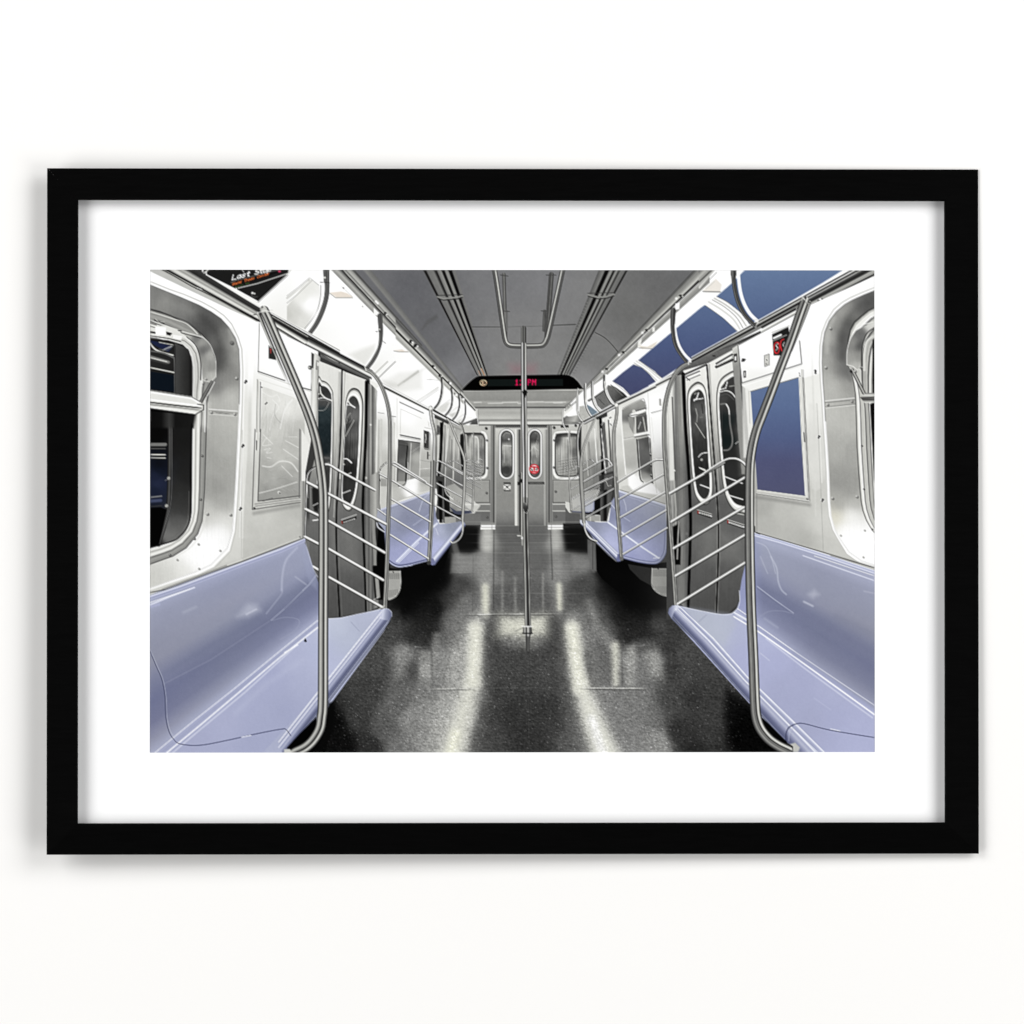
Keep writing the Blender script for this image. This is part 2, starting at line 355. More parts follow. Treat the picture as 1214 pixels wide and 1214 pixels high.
def paint_boxes():
    B5 = Fr(540, 430, 7.5875); B6 = Fr(540, 530, 7.5875)
    for x0, x1 in ((222,356),(828,965)):
        B6.fill([(x0,680),(x1,680),(x1,704),(x0,704)], 150); B6.fill([(x0,702),(x1,702),(x1,742),(x0,744)], B6.lin((0,702),(0,742), [(0,250),(.35,255),(.5,170),(.6,245),(1,225)]))
    B6.line([(325,700),(325,742)], 4, 110); B6.line([(860,700),(860,740)], 4, 110)

def paint_floor():
    Z = Fr(0, 0, 1); B7 = Fr(500, 620, 4.4615)
    Z.fill([(300,623.5),(930,623.5),(1040,700),(1040,895),(178,895),(178,700)], B7.idw(p=2.6, sm=6., L=[(450,60,82),(640,60,85),(640,200,88),(450,200,85),(640,400,80),(450,420,78),(250,60,30),(250,130,35),(200,220,110),(300,200,120),(340,100,135),(340,250,120),(700,100,130),(720,250,112),(800,80,35),(860,130,40),(830,220,105),(100,200,25),(100,300,20),(150,400,45),(200,330,60),(60,450,15),(60,560,35),(160,520,75),(120,600,70),(250,420,95),(250,540,95),(20,620,45),(20,720,95),(90,700,100),(180,700,125),(200,820,125),(120,820,95),(30,850,95),(150,950,125),(60,1000,125),(100,1100,140),(20,1150,120),(230,1000,130),(300,900,80),(340,800,60),(330,600,62),(360,700,58),(380,900,52),(350,1000,52),(330,1150,58),(480,800,60),(560,800,58),(640,800,60),(560,950,50),(480,1000,46),(640,1000,48),(560,1150,44),(700,1000,50),(700,700,62),(720,600,62),(730,850,60),(770,1000,62),(820,1150,75),(900,600,100),(920,700,88),(930,800,90),(960,920,100),(1000,1000,105),(1100,950,100),(1100,1100,108),(1060,1180,110),(880,500,85),(900,420,70),(980,540,70),(860,330,65),(960,380,40),(1040,500,35),(1100,600,40),(1000,260,15),(1140,520,38),(1100,720,120),(1100,840,105),(1150,660,80),(1180,750,100),
(-89,697,112),(-52,778,72),(21,770,125),(-236,733,62),(-273,880,55),(-346,1027,52),(-457,1064,12),(-126,954,85),(-52,1027,115),(-199,1101,78),(-420,1175,12),(-273,1175,40),(-126,1175,95),(-126,513,52),(-163,586,60),(-52,586,46),(21,513,26),
(1218,733,120),(1115,954,95),(1218,1027,85),(1240,1175,122),(1313,660,48),(1328,770,50),(1380,697,64),(1380,807,60),(1328,954,60),(1365,1101,44),(1512,1101,50),(1585,1027,52),(1512,954,52),(1512,807,56),(1438,917,48),(1696,1101,8),(1438,1197,38),(1247,513,55),(1144,586,42),(1328,527,48)]))
    L = lambda pts, w, c, f, a: B7.line(pts, w, c, f=f, a=a)
    # shadows under the far benches
    B7.fill([(-60,150),(120,120),(160,230),(90,360),(-20,470),(-140,520)], 6, f=60, a=.9); B7.fill([(-60,400),(90,380),(60,560),(-60,620)], 30, f=60, a=.5)
    B7.fill([(915,100),(1200,170),(1320,450),(1180,500),(1060,420),(930,240)], 6, f=50, a=.9); B7.fill([(960,300),(1200,460),(1240,600),(1080,600),(1000,480)], 26, f=50, a=.6)
    B7.fill([(185,25),(305,25),(300,140),(185,150)], 14, f=20, a=.85); B7.fill([(745,20),(870,20),(880,150),(760,145)], 14, f=20, a=.85)
    # far reflections
    L([(343,35),(335,470)], 64, 135, 26, .6); L([(345,40),(345,130)], 50, 190, 20, .45)
    L([(700,35),(722,460)], 64, 130, 26, .55); L([(705,35),(708,120)], 46, 185, 20, .4)
    L([(335,340),(335,480)], 26, (235,235,215), 26, .75); L([(724,330),(728,450)], 18, (235,235,215), 22, .75)
    L([(425,260),(425,470)], 12, 140, 10, .5); L([(492,290),(495,470)], 14, 140, 10, .5); L([(640,270),(640,470)], 10, 150, 8, .5)
    L([(380,40),(378,460)], 6, 45, 5, .6); L([(680,40),(690,300)], 6, 50, 5, .6)
    B7.fill([(160,165),(280,165),(270,260),(150,265)], 120, f=12, a=.7); B7.fill([(790,165),(895,165),(905,245),(800,250)], 112, f=12, a=.65)
    B7.line([(170,110),(185,160)], 30, 120, f=8, a=.5); B7.line([(895,120),(910,250)], 25, 110, f=8, a=.6)
    # mid patch
    B7.fill([(410,490),(660,490),(655,590),(560,640),(400,590)], (175,175,165), f=60, a=.8)
    B7.fill([(430,520),(640,510),(640,575),(430,585)], (225,225,210), f=44, a=.55)
    B7.fill([(420,600),(650,610),(640,660),(430,660)], 110, f=30, a=.5)
    # soft panels of reflected light
    B1 = Fr(340, 702, 6.07); C6 = Fr(740, 702, 6.07)
    B1.fill([(790,400),(870,400),(850,600),(770,640)], 128, f=40, a=.5); B1.fill([(960,430),(1040,430),(1030,640),(950,650)], 148, f=40, a=.5); B1.fill([(1070,440),(1214,420),(1214,640),(1060,640)], 130, f=50, a=.4)
    B1.fill([(880,500),(940,480),(930,640),(860,650)], 66, f=40, a=.5); B1.line([(1045,420),(1040,700)], 14, 60, f=10, a=.6)
    B1.fill([(720,110),(810,120),(830,180),(825,290),(740,280)], 66, f=20, a=.5); C6.fill([(195,130),(300,120),(310,280),(200,290)], 62, f=16, a=.5)
    C6.fill([(150,440),(240,430),(290,580),(280,640),(190,600)], 145, f=50, a=.5); C6.fill([(180,1000),(280,1000),(310,1170),(190,1170)], 140, f=60, a=.5)
    # long streaks
    L([(250,560),(230,900),(150,1240)], (110,200), 152, 110, .6); L([(810,540),(850,880),(950,1240)], (90,170), 150, 100, .55)
    L([(300,500),(275,600),(262,850),(215,990),(165,1230)], (60,110), 150, 50, .75)
    L([(284,560),(270,840)], 60, (236,236,222), 40, .95); L([(262,860),(205,1050),(150,1240)], (50,110), (216,216,204), 60, .85); L([(175,1120),(140,1240)], 50, (245,245,225), 30, .75)
    L([(195,420),(150,600),(50,900),(-30,1240)], (60,180), 118, 70, .5); L([(210,620),(150,860),(60,1220)], (50,120), 150, 40, .45)
    L([(75,600),(65,700),(30,860)], 34, 130, 20, .6); L([(160,640),(110,850)], 7, 70, 8, .22); L([(45,640),(60,850)], 8, 65, 10, .3)
    L([(790,520),(830,800),(890,1000),(985,1240)], (60,140), 150, 50, .75)
    L([(793,560),(836,870)], (56,54), (242,242,226), 38, .97); L([(850,860),(910,1050),(980,1240)], (60,110), (234,234,222), 54, .85); L([(900,1040),(960,1230)], 44, 250, 24, .7)
    L([(880,420),(930,540),(1010,650)], (30,60), 130, 26, .6)
    L([(1022,650),(1025,850)], (34,26), (205,205,192), 26, .8); L([(1110,670),(1100,850)], 44, 150, 26, .6)
    B7.fill([(880,880),(1200,880),(1290,1230),(1060,1230)], 112, f=50, a=.55); L([(1055,640),(1060,860)], 7, 55, 8, .4)
    L([(870,700),(905,860)], 40, 70, 24, .5)
    # seams
    tp = [(0,0),(.2,1),(.8,1),(1,0)]
    B7.line([(200,484),(770,480)], 5, 150, f=2, a=.7, taper=tp); B7.line([(200,490),(770,486)], 4, 30, f=2, a=.6, taper=tp); B7.line([(290,485),(370,484)], 5, 240, f=2, a=.8, taper=tp); B7.line([(480,484),(540,483)], 4, 225, f=2, a=.7, taper=tp)
    B7.line([(30,878),(310,874)], 5, 175, f=2, a=.7, taper=tp); B7.line([(790,872),(1200,876)], 5, 190, f=2, a=.8, taper=tp); B7.line([(790,880),(1200,884)], 4, 40, f=3, a=.6, taper=tp); B7.line([(40,886),(310,882)], 4, 50, f=3, a=.5, taper=tp); B7.line([(310,874),(790,872)], 3, 90, f=2, a=.4)
    for y, x0, x1 in ((160,120,920),(372,200,930),(262,150,260),(60,200,860),(105,230,830)): B7.line([(x0,y),(x1,y)], 3.5, 135, f=2, a=.35, taper=tp)
    B7.line([(270,170),(268,470)], 3, 60, f=2, a=.4); B7.line([(560,690),(566,1230)], 3, 95, f=3, a=.3)
    B7.line([(-150,655),(-50,655),(40,660)], 4, 110, f=2, a=.5, taper=tp); B7.line([(1060,652),(1180,650)], 4, 120, f=2, a=.6, taper=tp)
    # dark masses below the near benches
    Z.fill([(396,838),(385,895),(350,895)], 4, f=3)
    Z.fill([(862,818),(880,830),(960,895),(870,895),(858,850)], 5, f=8, a=.85)
    Z.fill([(500,640),(520,640),(470,700),(440,730),(460,690)], 4, f=8, a=.9)
    # chips in the floor and a fine weave
    W = win(178, 624, 1038, 892, 0); x0, x1, y0, y1, X, Y = W
    fine = noise(X, Y, .9, .9, 21)*.6+noise(X, Y, 2.6, .9, 22)*.5
    far = np.clip((Y-640)/120, .1, 1)
    I = INK[y0:y1, x0:x1]
    I *= (1+.2*far*fine)[..., None]
    I += (7*far*fine)[..., None]
    lift = np.clip((I.mean(-1)-25)/40, 0, 1)*np.clip((220-I.mean(-1))/60, 0, 1); I *= (1+.2*lift)[..., None]
    rows = noise(X, Y, 60, .8, 31); I *= (1+.06*np.clip((780-Y)/120, 0, 1)*rows)[..., None]
    n = 3000
    yy = 640+252*rng.random(n)**.65; xx = 380+500*rng.random(n)
    for x, y, r, b in zip(xx, yy, rng.random(n), rng.random(n)):
        i = int((x-PX0)*SC); j = int((y-PY0)*SC)
        if 0 < i < NW-2 and 0 < j < NH-2:
            k = min(1, .1+(y-640)/200)
            c = (40+150*b**3)*k
            INK[j, i] += c*.45
            if r > .8: INK[j, i+1] += c*.45; INK[j+1, i] += c*.22
    np.clip(INK, 0, 255, out=INK)

def paint_pole():
    Z = Fr(0, 0, 1); B4 = Fr(470, 320, 4.186); B5 = Fr(540, 430, 7.5875); B6 = Fr(540, 530, 7.5875); B7 = Fr(500, 620, 4.4615)
    # ceiling grab loop
    B4.line([(532,22),(540,330)], 17, [(-1,70),(-.4,95),(0,150),(.5,85),(1,60)]); B4.line([(768,22),(745,330)], 24, [(-1,60),(-.5,90),(-.2,60),(.2,130),(.6,70),(1,60)])
    B4.line([(546,203),(546,300)], 11, 110); B4.line([(734,203),(730,300)], 14, [(-1,60),(0,120),(.3,60),(1,90)])
    B4.line([(515,25),(552,30)], 4, 70); B4.line([(742,25),(790,25)], 4, 70); B4.line([(535,204),(560,206)], 4, 70); B4.line([(718,203),(745,203)], 4, 70)
    B4.line([(630,290),(630,360)], 26, [(-1,60),(-.6,150),(-.3,60),(0,60),(.2,150),(.6,60),(1,60)])
    loop = [(484,-10),(500,90),(530,300),(538,345),(548,366),(572,376),(640,378),(712,376),(732,366),(744,345),(760,290),(826,-10)]
    B4.line(loop, 24, 40, curve=True)
    B4.line(loop, 19, [(-1,75),(-.7,125),(-.35,60),(-.1,90),(.3,215),(.6,200),(1,110)], curve=True)
    # far pole beside the near one
    B5.line([(588,420),(590,1000)], 12, [(-1,90),(0,190),(1,70)]); B6.line([(592,240),(592,800)], 22, [(-1,15),(-.6,20),(-.2,200),(.4,190),(1,60)]); B6.line([(578,330),(578,760)], 6, 15)
    B6.line([(556,798),(584,800)], 10, 215, f=2); B6.line([(598,812),(600,880)], 15, 190, f=4, a=.8); B6.dot(598,820,11,235)
    B6.fill([(570,300),(600,285),(600,320),(570,325)], 30)
    NP = [(-1,45),(-.8,90),(-.6,250),(-.35,225),(-.2,90),(0,60),(.2,110),(.35,60),(.55,190),(.75,230),(.9,110),(1,40)]
    Z.line([(620.6,409),(620.8,470),(621.8,540),(622.4,606)], (6.4,6.6), NP)
    Z.line([(622.4,592),(623.2,640),(624.6,690),(625.6,744)], (6.2,7.4), [(-1,40),(-.8,150),(-.55,190),(-.3,90),(-.1,55),(.2,35),(.45,50),(.6,185),(.85,120),(1,40)])
    B6.fill([(606,500),(650,500),(652,570),(630,598),(608,575)], B6.lin((0,500),(0,598), [(0,120),(.4,60),(1,25)]), f=3); B6.line([(608,560),(618,585),(632,596),(645,585),(652,560)], 4, 235, curve=True)
    B6.line([(636,300),(636,520)], 8, 190, f=2, a=.7)
    B5.fill([(596,262),(622,240),(646,262),(622,318)], 18, f=3)
    # foot
    B7.fill([(536,546),(580,546),(582,582),(572,600),(566,680),(552,680),(545,600),(534,580)], B7.lin((534,0),(582,0), [(0,50),(.2,190),(.4,60),(.55,215),(.7,110),(1,40)]), f=2)
    B7.line([(535,548),(580,548)], 7, 230); B7.line([(532,584),(584,584)], 6, 30); B7.fill([(548,600),(572,600),(568,690),(555,690)], 50, f=6, a=.7)
    B7.line([(490,575),(535,555)], 3, 90, a=.6)
    # red stick-on reflection handled on the bulkhead

def paint_wedges():
    B5 = Fr(540, 430, 7.5875)
    # under-roof side wedges
    B5.fill([(80,350),(190,492),(190,520),(95,490)], 253); B5.fill([(50,556),(200,505),(210,530),(205,556)], B5.lin((0,500),(0,556), [(0,110),(1,70)]))
    B5.fill([(50,550),(100,500),(180,505),(60,552)], 215, f=3)
    B5.line([(75,345),(160,410)], 13, [(-1,200),(-.3,30),(.1,30),(.5,210),(1,160)])
    B5.fill([(975,480),(1100,370),(1100,420),(1010,482)], 252); B5.fill([(965,500),(1000,478),(1130,552),(960,560)], B5.lin((960,480),(1130,550), [(0,90),(.5,150),(1,90)])); B5.fill([(1010,480),(1090,430),(1150,545)], 225)
    B5.line([(990,408),(1085,340)], 11, [(-1,150),(-.3,210),(.1,40),(.5,200),(1,160)]); B5.line([(985,390),(1050,345)], 5, 90)
    # far drooping straps on the end
    B5.line([(195,430),(197,505),(203,560),(180,612)], 13, [(-1,110),(-.3,235),(.3,220),(1,90)], curve=True)
    B5.line([(962,430),(962,520),(975,570),(1000,610)], 13, [(-1,90),(-.3,220),(.3,235),(1,100)], curve=True)
    B5.line([(148,625),(152,665),(200,690),(205,900)], 12, 225, curve=True, f=2, a=.85); B5.line([(1018,615),(1020,700)], 18, 235, f=2, a=.85)
    B5.line([(30,250),(28,400),(0,480)], 9, 60, curve=True); B5.line([(75,290),(78,480),(45,545)], 11, [(-1,70),(0,225),(1,80)], curve=True)

WHT = 253
def seatc(v, t=1.):   # lavender plastic at brightness v
    return (v*(.985-.02*t), v*(.99-.01*t), min(255, v+30*t))

def paint_left():
    Z = Fr(0, 0, 1); Z1 = Fr(178, 320, 5.518); Z2 = Fr(178, 510, 5.518); Z3 = Fr(178, 702, 5.518); Z4 = Fr(340, 320, 7.5875)
    Z5 = Fr(340, 440, 8.671); Z6 = Fr(340, 560, 6.743); B1 = Fr(340, 702, 6.07); B2 = Fr(440, 440, 9.338); B3 = Fr(440, 550, 7.138)
    # ---- glowing cove between ceiling and hand rail
    Z.fill([(178,315),(400,315),(548,463),(561,498),(555,505),(178,330)], Z.idw(sm=14., L=[(380,350,255),(440,400,255),(345,380,244),(335,390,236),(300,330,252),(430,425,248),(460,445,253),(480,470,250),(520,480,253),(500,440,255),(445,440,236),(470,478,242),(545,490,246)], p=2.2), curve=False)
    Z4.fill([(0,330),(200,75),(290,140),(300,300),(160,530),(60,500),(0,460)], Z4.idw([(20,400,205),(60,380,215),(180,180,232),(200,300,255),(120,480,225),(60,470,215),(150,250,235)], 2.4), f=3)
    Z4.line([(0,235),(100,160),(205,70),(285,138)], 5, 150, a=.8); Z4.line([(0,255),(100,180),(200,92)], 14, 200, f=4, a=.8); Z4.line([(0,300),(90,225),(225,95)], 6, 165, f=2, a=.75); Z4.line([(0,275),(190,105)], 8, 240, f=3)
    Z1.line([(690,260),(800,265)], 3, 200)
    Z4.line([(305,140),(300,250),(262,390),(160,530)], 5, 130, curve=True); Z4.line([(300,112),(340,112)], 6, 110)
    # tube diffuser ends
    for a, b in (((385,205),(590,250)),((962,725),(1110,738))):
        x0, y0 = a; x1, y1 = b
        Z4.fill([(x0,y0),((x0+x1)/2,y0-10),(x1-50,y0+5),(x1,y1-10),(x1-20,y1),(x0+60,y1)], (232,222,210), f=8)
        Z4.line([(x0,y0+5),(x0+50,y1),(x1,y1)], 7, 150, f=2, a=.8)
    Z4.line([(490,150),(560,215),(590,245)], 4, 190, a=.8); Z4.dot(508,163,6,90); Z4.dot(680,330,5,150)
    # panel seams further along
    Z4.fill([(560,760),(680,710),(790,670),(790,720),(700,870)], 222, f=30, a=.7)
    Z4.line([(795,930),(905,825)], 10, 195, f=3); Z4.line([(820,975),(975,825)], 7, 150, f=2); Z4.line([(815,960),(955,820)], 7, 245, f=2)
    Z4.fill([(850,1010),(1000,930),(1170,905),(1214,930),(1214,1070),(1000,1100)], 225, f=30, a=.55); Z4.line([(1000,1040),(1180,910)], 14, 185, f=6, a=.7)
    B2.fill([(120,100),(300,140),(500,0),(620,-40),(300,180),(200,190)], 200, f=30, a=.4)
    B2.line([(500,340),(740,180)], 10, 195, f=3, a=.8); B2.line([(530,350),(740,205)], 5, 165, f=2, a=.8); B2.line([(520,330),(710,190)], 5, 248)
    B2.line([(360,120),(520,10)], 12, 185, f=7, a=.7); B2.line([(610,90),(740,100)], 5, 150, f=2, a=.7); B2.dot(760,75,8,120)
    B2.fill([(700,430),(830,350),(870,345),(830,440),(780,470)], 205, f=18, a=.7); B2.fill([(850,480),(950,450),(900,520)], 190, f=14, a=.7); B2.fill([(930,560),(1010,520),(980,570)], 200, f=10, a=.7)
    for k, (x, y) in enumerate(((760,400),(860,470),(940,540))): B2.line([(x,y),(x+110,y-85)], 5, 165, f=1.5, a=.7)
    # ---- lamp rail along the ceiling edge
    Z4.band(((385,-10),(1214,840)),((475,-10),(1214,775)), [(0,235),(.04,150),(.3,165),(.55,185),(.8,140),(1,60)])
    Z4.band(((475,-10),(1214,775)),((600,-10),(1214,672)), [(0,0),(.1,15),(.16,190),(.3,120),(.45,190),(.7,160),(.82,100),(.9,75),(1,100)])
    B4 = Fr(470, 320, 4.186)
    B4.band(((-5,345),(335,672)),((-5,240),(330,602)), [(0,235),(.1,165),(.35,200),(.42,10),(.5,15),(.56,205),(.75,150),(.9,90),(1,110)])
    B2.band(((960,265),(1140,445)),((1000,225),(1165,425)), [(0,240),(.3,90),(.5,40),(.7,220),(1,150)])
    Z4.fill([(360,-10),(386,-10),(780,400),(745,380)], 250, f=8)
    for x, y in ((885,392),(1120,648),(1150,685)): Z4.dot(x,y,13,25); Z4.dot(x+12,y+8,8,225)
    for x, y in ((800,285),(815,300)): Z4.dot(x,y,11,248,f=6)
    Z4.fill([(780,340),(860,420),(845,415),(780,405)], 245, f=4)
    for x, y in ((70,355),(95,375),(180,480),(215,525)): B4.dot(x,y,8,25); B4.dot(x+8,y+4,5,225)
    for x, y in ((875,135),(900,215),(940,265),(1020,310)): B2.dot(x,y,14,240,f=4); B2.dot(x-20,y-15,7,60)
    # ---- drooping straps between lamp rail and hand rail
    TB = [(-1,35),(-.75,80),(-.4,125),(-.1,70),(.1,85),(.45,110),(.75,60),(1,20)]
    Z4.line([(352,-20),(356,60),(360,150),(352,250),(318,370),(262,490),(190,590)], (44,34), TB, curve=True)
    Z4.line([(352,-20),(356,110)], (56,46), [(-1,60),(-.5,110),(.0,70),(.5,120),(1,30)]); Z4.dot(340,70,10,215); Z4.line([(330,112),(382,115)], 5, 30)
    Z4.line([(330,120),(331,200),(312,300),(265,400),(178,545)], 16, 250, curve=True)
    Z4.line([(835,410),(845,520),(840,640),(812,740),(770,820),(712,895)], (34,30), TB, curve=True); Z4.line([(836,412),(842,550)], (42,34), [(-1,50),(-.4,110),(.1,60),(.6,110),(1,30)]); Z4.dot(832,535,8,200); Z4.line([(800,555),(850,558)], 5, 70)
    Z4.line([(818,560),(818,660),(790,740),(700,870)], 12, 250, curve=True); Z4.line([(860,640),(885,660)], 6, 140, f=2)
    TB2 = [(-1,35),(-.2,25),(.3,120),(.7,70),(1,30)]
    B2.line([(775,70),(782,170),(770,280),(740,360),(700,412)], 19, TB2, curve=True); B2.line([(792,90),(800,200),(790,280),(755,370),(720,410)], 8, 215, curve=True, a=.9)
    B2.line([(885,190),(895,300),(885,390),(855,450),(820,490)], 17, TB2, curve=True); B2.line([(902,200),(912,300),(900,395),(865,460)], 7, 235, curve=True)
    B2.line([(968,270),(975,370),(962,440),(935,500),(900,540)], 15, TB2, curve=True); B2.line([(984,280),(990,370),(975,450)], 6, 240, curve=True)
    B2.line([(1035,340),(1042,430),(1035,500),(1015,550),(985,590)], 13, TB2, curve=True); B2.line([(1024,350),(1028,430),(1018,510)], 7, 250, curve=True)
    B2.fill([(1045,350),(1140,450),(1165,510),(1060,500)], 252, f=4)
    # ---- advert over the window
    Z1.fill([(150,-20),(330,-20),(345,30),(320,55),(180,-20)], 45); Z1.line([(230,-5),(320,45)], 8, 170, f=2); Z1.line([(180,-5),(300,60)], 6, 200, f=2); Z1.fill([(325,45),(350,10),(350,-10),(375,-10),(350,60)], 20, f=2)
    Z1.fill([(375,-10),(905,-10),(900,25),(705,205),(560,125),(370,30)], 28)
    Z1.line([(575,120),(700,90),(905,22),(925,-10)], 7, 215); Z1.line([(560,118),(565,126)], 8, 230)
    Z1.fill([(520,82),(880,-8),(895,0),(560,118)], 20); Z1.line([(528,84),(560,70),(870,-8)], 5, 160, a=.7)
    Z1.text('Last Stop', (535,66), (28,-6.5), (8,-32), 8, 250, .12)
    Z1.text('World Trade Center', (535,104), (13.2,-3.9), (4,-17), 4.2, (225,115,60), .15); Z1.text('hour lrn', (556,117), (12,-3.6), (3,-10), 3, (70,110,50), .2)
    Z1.dot(845,10,10,(225,70,110),ry=7); Z1.line([(600,0),(612,15)], 5, 220)
    Z1.dot(668,152,8,225); Z1.dot(682,156,6,215); Z1.line([(660,165),(680,180),(700,175)], 7, 70)
    Z1.line([(370,42),(700,215)], 6, 235); Z1.line([(352,22),(385,-5)], 9, 235); Z1.line([(900,35),(706,212)], 4, 120)
    Z1.fill([(930,-10),(1100,-10),(1130,80),(1060,60),(1020,40)], 250, f=6)
    # ---- hand rail (upper)
    Z1.band(((-200,-210),(1214,575)),((330,25),(1214,500)), [(0,0),(1,0)], a=0)
    R0, R1 = (-20,-150), (1240,520)
    def par(d0, d1): return ((R0[0],R0[1]+d0),(R1[0],R1[1]+d1))
    Z1.band(((355,36),(1240,520)),((300,18),(1240,600)), [(0,240),(.08,215),(.12,20),(.2,25),(.24,215),(.3,190),(.38,50),(.52,20),(.58,75),(.66,90),(.74,190),(.85,225),(1,160)])
    Z1.band(((345,30),(745,250)),((310,30),(725,300)), [(0,250),(.1,225),(.2,235),(.3,60),(.55,25),(.72,60),(.8,160),(1,225)])
    Z1.band(((0,-190),(735,262)),((-20,-40),(712,350)), [(0,60),(.28,40),(.34,120),(.42,190),(.52,160),(.62,225),(.72,205),(.76,110),(.8,10),(.84,20),(.87,150),(.97,190),(1,240)], a=1)
    Z1.fill([(-10,-10),(95,-10),(325,90),(720,330),(705,352),(600,300),(0,8)], Z1.lin((300,60),(270,120), [(0,215),(.35,190),(.6,225),(1,180)]), a=.0)
    Z1.fill([(0,-12),(60,-12),(120,24),(710,338),(715,350),(640,310),(300,170),(0,20)], 178, f=4, a=.75); 
    Z1.line([(60,-10),(150,38),(270,108),(420,180),(600,280),(712,340)], 5, 20); Z1.line([(590,268),(715,335)], 9, 25, a=.9)
    Z1.line([(300,125),(345,122)], 5, 60); Z1.line([(306,118),(340,130)], 4, 240); Z1.line([(640,300),(690,292)], 5, 60); Z1.dot(668,292,8,220,ry=5)
    # soffit strip right of the near pole
    Z1.band(((760,262),(1240,530)),((800,375),(1240,645)), [(0,245),(.08,235),(.12,15),(.2,20),(.24,200),(.28,60),(.42,25),(.5,55),(.58,160),(.7,235),(.78,220),(.82,40),(.88,90),(1,175)])
    Z4.fill([(-5,600),(240,740),(240,765),(-5,655)], 120, f=3, a=.8); Z4.line([(0,598),(300,745)], 6, 20)
    Z4.fill([(240,735),(300,745),(300,800),(740,1000),(760,1070),(700,1070),(280,800)], 30)
    Z4.band(((300,760),(745,965)),((300,800),(745,1010)), [(0,110),(.5,95),(.7,70),(1,15)], tex=grain(9, .8)); Z4.dot(470,835,10,60)
    Z4.band(((190,600),(770,905)),((180,690),(760,985)), [(0,60),(.12,15),(.28,70),(.4,105),(.55,215),(.7,240),(.82,120),(.9,40),(1,100)])
    Z4.dot(172,670,7,80); Z4.dot(455,830,8,120)
    # ---- the wall with the near window
    WW = [(170,320),(190,322),(308,384),(378,422),(378,700),(359,640),(178,706)]
    Z.fill([(170,318),(178,322),(306,383),(306,700),(178,710),(170,710)], Z.idw([(200,333,255),(290,390,255),(297,500,232),(290,600,222),(280,640,215),(270,660,205),(300,430,250)], 2))
    Z.fill([(305,381),(377,417),(377,640),(359,640),(287,667),(286,640),(292,560)], Z.idw([(330,420,255),(365,440,253),(305,470,238),(310,610,205),(340,630,196),(300,650,198),(350,600,190),(358,500,225),(292,640,200)], 2))
    Z1.line([(597,500),(592,800),(590,1048),(565,1750)], 10, 225, f=3, a=.7, taper=[(0,0),(.25,1),(1,1)]); Z1.line([(612,480),(608,1048),(583,1750)], 5, 255, f=2, taper=[(0,0),(.25,1),(1,1)]); Z1.line([(632,520),(628,800),(625,1048),(600,1750)], 20, 225, f=6, a=.6, taper=[(0,0),(.25,1),(1,1)]); Z1.line([(655,700),(650,1048),(625,1750)], 24, 205, f=8, a=.6, taper=[(0,0),(.25,1),(1,1)])
    Z2.line([(602,0),(600,300),(597,835)], 3, 165, a=.8); Z2.fill([(560,500),(597,500),(597,835),(460,880)], 216, f=8, a=.6); Z2.line([(608,0),(603,830)], 4, 235, a=.8)
    for x, y, F in ((625,733,Z1),(606,104,Z2),(591,516,Z2)): F.dot(x,y,13,245); F.dot(x+3,y-4,8,30); F.dot(x-4,y+6,6,60)
    # recess plate of the window
    OUT = [(178,338),(200,347),(214,352.6),(236,362),(250.5,370),(262,378),(271,388),(279,401),(283,414),(284.2,440),(283.6,480),(281.5,530),(279,580),(277,611),(275.5,630),(269.5,650),(250.5,669.5),(230,679),(214,684.5),(178,697.6)]
    IN = [(178,368),(190,371),(203,376),(215,382),(226,388),(236,393),(244,401),(250,411),(254,424),(253,447),(249,480),(247,530),(245,580),(243,605),(241,618),(236,634),(222,652),(206,661),(196,664),(178,669)]
    def cl(P): return P+[(150,P[-1][1]),(150,P[0][1])]
    big = lambda P, d: [(x+d*(1 if x > 200 else .3), y+(-d if y < 400 else (d if y > 640 else 0))) for x, y in P]
    Z.fill(cl(big(OUT, 3.2)), 250, f=1.5); Z.line(big(OUT, 3.6), 1.2, 190, a=.8)
    plate = Z.idw(sm=13., L=[(182,345,130),(196,362,150),(215,372,128),(210,360,120),(235,375,96),(250,385,92),(240,395,78),(262,400,130),(262,420,70),(258,432,66),(272,410,160),(278,425,175),(268,445,150),(256,460,120),(270,470,200),(252,475,190),(278,500,190),(265,530,182),(250,540,165),(270,560,172),(255,580,160),(262,600,165),(260,612,215),(245,612,200),(270,620,218),(262,630,255),(250,645,255),(235,660,255),(225,655,250),(215,675,228),(200,680,214),(185,685,206),(240,640,253)], p=2.6)
    Z.fill(cl(OUT), plate, tex=lambda X, Y: 5*noise(X, Y, .8, .8, 12)+5*noise(X, Y, .7, 30, 13))
    Z.line(OUT, 1., 80, a=.5); Z.line(OUT[10:], 1.2, 250, a=.8)
    Z1.line([(100,205),(310,290)], 60, 165, f=40, a=.35); Z1.line([(330,300),(420,400),(460,520)], 50, 62, f=34, a=.45, curve=True); Z1.line([(520,400),(560,520)], 30, 185, f=20, a=.5)
    Z1.line([(385,912),(570,925)], 5, 245); Z1.line([(385,924),(570,940)], 9, 160); Z1.line([(388,945),(568,958)], 4, 225); Z1.rivet(400,933); Z1.rivet(553,945); Z1.line([(430,935),(520,945)], 3, 90, f=1)
    for x, y in ((536,480),(565,710)): Z1.rivet(x,y,9)
    Z1.dot(536,480,14,60,.5,f=6)
    for x, y in ((375,548),(526,553)): Z2.rivet(x,y,9)
    for x, y in ((318,748),(460,790),(180,850),(322,908)): Z2.dot(x,y,8,170,f=3); Z2.dot(x+4,y+3,4,140)
    Z2.line([(360,560),(340,660),(260,770),(120,850)], 10, 225, f=4, a=.6, curve=True)
